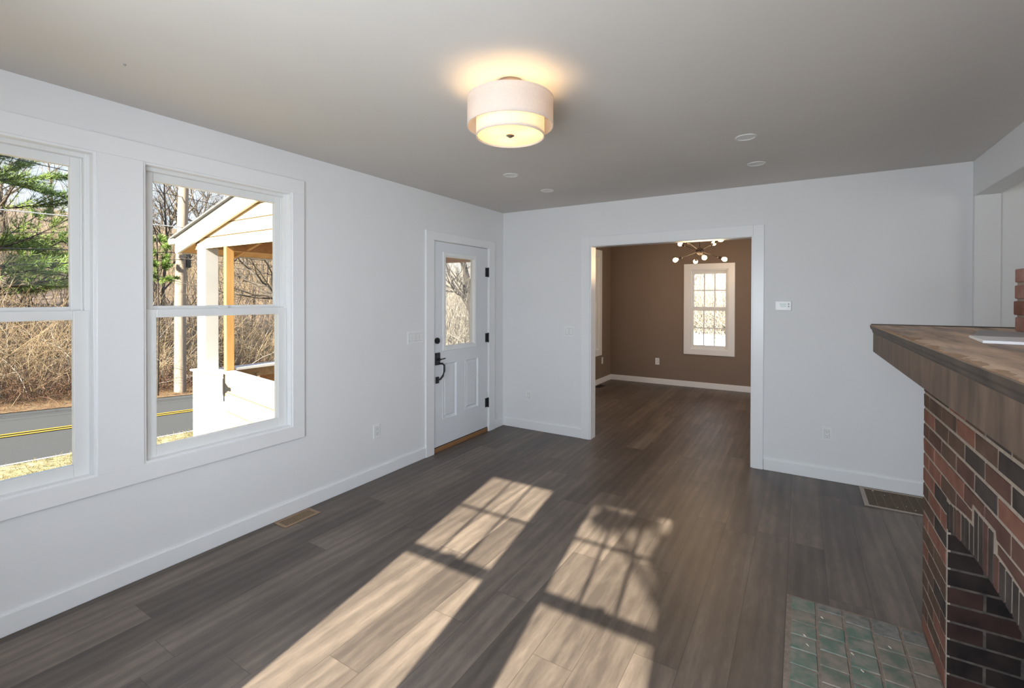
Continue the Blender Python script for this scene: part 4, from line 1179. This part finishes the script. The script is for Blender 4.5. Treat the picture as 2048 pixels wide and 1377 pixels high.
# leaning double trunk seen in the glass of the front door
x, y = along(944, 27.0); gz = float(ground(x, y))
def pp(px, py, dist):
    r = col_ray(px, py); n = math.hypot(r.x, r.y); return (r.x / n * dist, r.y / n * dist, 1.5 + r.z / n * dist)
base_p = pp(950, 700, 26.5)
path = [(base_p[0], base_p[1], gz - 0.3), pp(949, 660, 26.5), pp(946, 620, 26.5), pp(940, 585, 26.5), pp(932, 550, 26.5), pp(926, 520, 26.4), pp(921, 480, 26.3), pp(917, 430, 26)]
V, Q = bare_tree(777, h=9, r=0.34, n1=15, n2=8, n3=6, path=path, t0=0.3)
path2 = [pp(947, 640, 26.6), pp(936, 612, 26.8), pp(922, 590, 27), pp(908, 572, 27.2), pp(896, 545, 27.4), pp(886, 505, 27.6)]
V2, Q2 = bare_tree(778, h=6, r=0.13, n1=10, n2=6, n3=5, path=path2, t0=0.3)
o = fast_mesh('leaning_tree', *join([(V, Q), (V2, Q2)]), 'bark_dark')
tag(o, 'thick dark tree trunk leaning left, seen through the front door glass', 'tree')
# branch hanging in from the right behind the porch
path = [pp(600, 650, 16), pp(560, 605, 16), pp(530, 572, 16), pp(500, 540, 16), pp(478, 512, 16.2), pp(462, 490, 16.4)]
V, Q = bare_tree(780, h=6.0, r=0.075, n1=16, n2=7, n3=4, path=path, t0=0.05)
st = np.array([[pp(600, 650, 16), pp(640, 740, 16), (pp(650, 760, 16)[0], pp(650, 760, 16)[1], float(ground(*pp(650, 760, 16)[:2])) - 0.2)]])
o = fast_mesh('drooping_tree', *join([(V, Q), tubes(st, np.array([[0.075, 0.1, 0.12]]), 6)]), 'bark')
tag(o, 'mossy drooping leafless limb behind the porch posts', 'tree')
x, y = along(1437.5, 26.5); gz = float(ground(x, y))
V, Q = tubes(np.array([[(x, y, gz - 0.2), (x + 0.03, y, 1.5), (x - 0.02, y, 3.4), (x, y, 5.5)]]), np.array([[0.27, 0.25, 0.24, 0.2]]), 10)
tag(fast_mesh('pale_trunk', V, Q, 'bark_white', smooth=True), 'straight whitish trunk behind the picket fence in the grid window', 'tree')

# brush along the road (uncountable twigs)
def brush(name, N, s_rng, q_rng, l_rng, lean, curl, lift, rad, mat, label, seed, K=6, base_h=0.0, cat='brush', xy=None):
    rng = np.random.default_rng(seed)
    if xy is None:
        s = rng.uniform(*s_rng, N); q = rng.uniform(*q_rng, N); X, Y = sq(s, q)
    else: X, Y = xy(rng, N)
    P = np.stack([X, Y, ground(X, Y) - 0.05 + rng.uniform(0, 1, N) * base_h], 1)
    Dd = np.stack([rng.normal(0, lean, N), rng.normal(0, lean, N), np.ones(N)], 1)
    Ln = rng.uniform(*l_rng, N)
    PL = polyline(P, Dd, Ln, K, rng, curl, lift)
    R = (rng.uniform(*rad, N))[:, None] * (1 - 0.6 * np.linspace(0, 1, K))[None]
    parts = [tubes(PL, R, 3)]
    n2 = 3; idx = np.repeat(np.arange(N), n2); t = rng.uniform(0.25, 0.95, len(idx)); p, d, rr = at(PL, R, idx, t)
    PL2 = polyline(p, side_dirs(d, rng.uniform(0.4, 1.1, len(idx)), rng), np.repeat(Ln, n2) * rng.uniform(0.15, 0.4, len(idx)), 4, rng, curl, lift)
    parts.append(tubes(PL2, rr[:, None] * 0.7 * (1 - 0.5 * np.linspace(0, 1, 4))[None], 3))
    V, Q = join(parts)
    o = fast_mesh(name, V, Q, mat); tag(o, label, cat, None, 'stuff'); return o
brush('roadside_brush', 5200, (-7, 40), (-10.5, -5.6), (1.6, 3.9), 0.35, 0.20, -0.06, (0.006, 0.013), 'twig', 'dense tan leafless brush along the far side of the road', 1)
brush('bramble_thicket', 3600, (-7, 36), (-7.6, -4.6), (0.5, 1.7), 0.8, 0.32, -0.10, (0.005, 0.010), 'twig_red', 'low reddish-brown bramble thicket in front of the tan brush', 2)
brush('hillside_saplings', 5200, (-10, 60), (-34, -10.5), (2.0, 4.8), 0.25, 0.14, 0.0, (0.009, 0.018), 'twig', 'thin brown saplings covering the hillside behind the roadside brush', 3)
brush('dark_saplings', 800, (-10, 60), (-30, -9.5), (2.5, 5.5), 0.22, 0.12, 0.0, (0.016, 0.032), 'bark', 'dark thin trunks scattered over the hillside behind the brush', 6)
brush('far_thicket', 2600, None, None, (3.5, 9.0), 0.22, 0.13, -0.01, (0.010, 0.022), 'twig_pale', 'tall pale thicket filling the view through the front door glass', 7,
      xy=lambda rng, N: (lambda p, d: (np.array([along(a, b)[0] for a, b in zip(p, d)]), np.array([along(a, b)[1] for a, b in zip(p, d)])))(rng.uniform(840, 1000, N), rng.uniform(28, 44, N)))
brush('pale_brambles', 160, (-6, 30), (-8.5, -5.4), (2.2, 4.2), 0.5, 0.20, -0.10, (0.010, 0.018), 'twig_pale', 'pale arching bramble canes standing out in the roadside brush', 4)
brush('fence_brush', 2600, None, None, (2.5, 5.5), 0.35, 0.18, -0.03, (0.010, 0.020), 'twig_pale', 'pale brush filling the view behind the picket fence', 5,
      xy=lambda rng, N: (lambda y: (-y * rng.uniform(0.02, 0.34, N) + rng.normal(0, 0.8, N), y))(rng.uniform(23.2, 34, N)))  # pale tone stands in for overexposed sunlight on the brush
# dry grass in front of the road
def grass(name, N, s_rng, q_rng, l, mat, label, seed):
    rng = np.random.default_rng(seed)
    X, Y = sq(rng.uniform(*s_rng, N), rng.uniform(*q_rng, N))
    P = np.stack([X, Y, ground(X, Y) - 0.01], 1)
    PL = polyline(P, np.stack([rng.normal(0, 0.7, N), rng.normal(0, 0.7, N), np.ones(N)], 1), rng.uniform(*l, N), 3, rng, 0.25, -0.2)
    tag(fast_mesh(name, *tubes(PL, np.full((N, 1), 0.004) * np.array([[1, 0.8, 0.3]]), 3), mat), label, 'grass', None, 'stuff')
grass('dry_grass', 9000, (-4, 6), (2.70, 6.2), (0.05, 0.15), 'lawn', 'short dry grass at the near edge of the road', 8)
grass('leaf_litter', 5000, (-5, 14), (-5.6, -3.1), (0.05, 0.22), 'verge', 'orange-brown dead leaves and stems at the far edge of the road', 9)

# ---- pines
def pine(name, label, base_, h, z_lo, n_br, blen, seed, trunk_r, tuft, per):
    rng = np.random.default_rng(seed)
    gz = float(ground(*base_))
    root = tag(empty(name, (base_[0], base_[1], gz)), label, 'tree')
    PT = np.array([[(base_[0], base_[1], gz - 0.3), (base_[0], base_[1] + 0.05, gz + h * 0.5), (base_[0], base_[1], gz + h)]])
    RT = np.array([[trunk_r, trunk_r * 0.65, 0.02]])
    fast_mesh('trunk', *tubes(PT, RT, 9), 'pine_bark', root, smooth=True)
    t = rng.uniform(z_lo, 0.98, n_br); p, d, rr = at(PT, RT, np.zeros(n_br, int), t)
    az = rng.uniform(0, 2 * np.pi, n_br)
    D1 = np.stack([np.cos(az), np.sin(az), rng.uniform(-0.05, 0.40, n_br)], 1)
    L1 = blen * (1.08 - t) / (1.08 - z_lo) * rng.uniform(0.75, 1.15, n_br)
    PL1 = polyline(p, D1, L1, 8, rng, 0.07, 0.02); R1 = np.minimum(rr * 0.4, 0.05)[:, None] * (1 - 0.8 * np.linspace(0, 1, 8))[None]
    idx = np.repeat(np.arange(n_br), per); t = rng.uniform(0.22, 1.0, len(idx)); p, d, rr2 = at(PL1, R1, idx, t)
    L2 = np.repeat(L1, per) * 0.22 * rng.uniform(0.5, 1.2, len(idx)) * (1.25 - 0.7 * t) + 0.10
    D2_ = side_dirs(d, rng.uniform(0.3, 0.9, len(idx)), rng); D2_[:, 2] = D2_[:, 2] * 0.5 + 0.12
    PL2 = polyline(p, D2_, L2, 4, rng, 0.08, 0.05)
    fast_mesh('branches', *join([tubes(PL1, R1, 5), tubes(PL2, np.maximum(rr2 * 0.5, 0.004)[:, None] * (1 - 0.6 * np.linspace(0, 1, 4))[None], 3)]), 'pine_bark', root)
    # needle tufts along the outer twigs
    nt = 5; i3 = np.repeat(np.arange(len(idx)), nt); t3 = np.tile(np.linspace(0.25, 1.0, nt), len(idx)); p, d, _ = at(PL2, np.ones(PL2.shape[:2]), i3, t3)
    nn = 15; i4 = np.repeat(np.arange(len(i3)), nn); P4 = p[i4]; d4 = d[i4]
    dirs = side_dirs(d4, rng.uniform(0.25, 1.15, len(i4)), rng)
    ln = tuft * rng.uniform(0.7, 1.15, len(i4))
    w = np.cross(dirs, rng.normal(0, 1, dirs.shape)); w /= np.linalg.norm(w, axis=1, keepdims=True) + 1e-9
    a = P4 - w * 0.007; b = P4 + w * 0.007; c = P4 + dirs * ln[:, None] + w * 0.0025; e_ = P4 + dirs * ln[:, None] - w * 0.0025
    V = np.stack([a, b, c, e_], 1).reshape(-1, 3); Q = np.arange(len(V)).reshape(-1, 4)
    o = fast_mesh('needles', V, Q, 'needle', root)
    return root
x, y = along(-95, 25.0)
pine('white_pine', 'large green pine filling the upper half of the left window', (x, y), 15.0, 0.10, 130, 5.6, 41, 0.26, 0.19, 30)
x, y = along(314, 19.5)
pine('young_pine', 'small green pine with two foliage clumps left of the utility pole', (x, y), 5.3, 0.68, 15, 0.55, 44, 0.040, 0.12, 7)

# ---- picket fence in the back yard
FYD = 22.0
fz = float(ground(-3.0, FYD)) + 0.05
fr_ = tag(empty('picket_fence', (-3.0, FYD, fz)), 'white picket fence behind the house seen through the grid window', 'fence')
FT = -0.03
for k in range(46):
    x = -5.0 + k * 0.082
    T = lambda u, n, z: (u, FYD + n, z)
    MB().prism([(x - 0.030, fz), (x + 0.030, fz), (x + 0.030, FT - 0.09), (x, FT), (x - 0.030, FT - 0.09)], 0, 0.02, T).build('picket', 'fence_white', fr_)
for z in (fz + 0.25, FT - 0.35): MB().box(-5.05, -1.25, FYD + 0.021, FYD + 0.06, z, z + 0.09).build('fence_rail', 'fence_white', fr_)
MB().box(-5.05, -1.25, FYD + 0.061, FYD + 0.075, fz + 0.02, FT - 0.22).build('fence_backing', 'fence_white', fr_)

# ---- evergreen in the yard behind the viewer: its shade shows in the right-hand sun patch
rng = np.random.default_rng(55)
ev = tag(empty('yard_evergreen', (1.3, -4.6, float(ground(1.3, -4.6)))), 'broadleaf evergreen in the yard behind the house, shading part of the sun patches', 'tree')
MB().tube([(1.3, -4.6, float(ground(1.3, -4.6)) - 0.2), (1.2, -4.5, 2.0), (1.0, -4.45, 4.6)], [0.09, 0.07, 0.03], 8).build('trunk', 'bark', ev)
cl = [((0.80, -4.42, 4.13), (0.42, 0.30, 0.27), 1700), ((0.74, -4.42, 3.75), (0.27, 0.25, 0.26), 800), ((0.90, -4.42, 4.50), (0.30, 0.25, 0.28), 700),
      ((0.08, -4.42, 4.32), (0.17, 0.15, 0.035), 120), ((0.50, -4.42, 4.70), (0.26, 0.2, 0.12), 260), ((0.31, -4.42, 4.44), (0.07, 0.15, 0.13), 120), ((-0.06, -4.42, 4.50), (0.07, 0.12, 0.10), 70)]
Vl, br = [], []
for c, r, n in cl:
    u = rng.normal(0, 1, (n, 3)); u /= np.linalg.norm(u, axis=1, keepdims=True); u *= rng.uniform(0.2, 1, (n, 1)) ** 0.4
    p = np.array(c) + u * np.array(r)
    a = rng.normal(0, 1, (n, 3)); a /= np.linalg.norm(a, axis=1, keepdims=True); b2 = np.cross(a, rng.normal(0, 1, (n, 3))); b2 /= np.linalg.norm(b2, axis=1, keepdims=True)
    Vl.append(np.stack([p - a * 0.05, p + b2 * 0.03, p + a * 0.06, p - b2 * 0.03], 1).reshape(-1, 3))
    br.append([(1.15, -4.48, 3.0), ((1.1 + c[0]) / 2, -4.45, (3.2 + c[2]) / 2), c])
Vl = np.concatenate(Vl)
fast_mesh('foliage', Vl, np.arange(len(Vl)).reshape(-1, 4), 'needle', ev)
fast_mesh('branches', *tubes(np.array(br), np.full((len(br), 3), 0.02), 5), 'bark', ev)
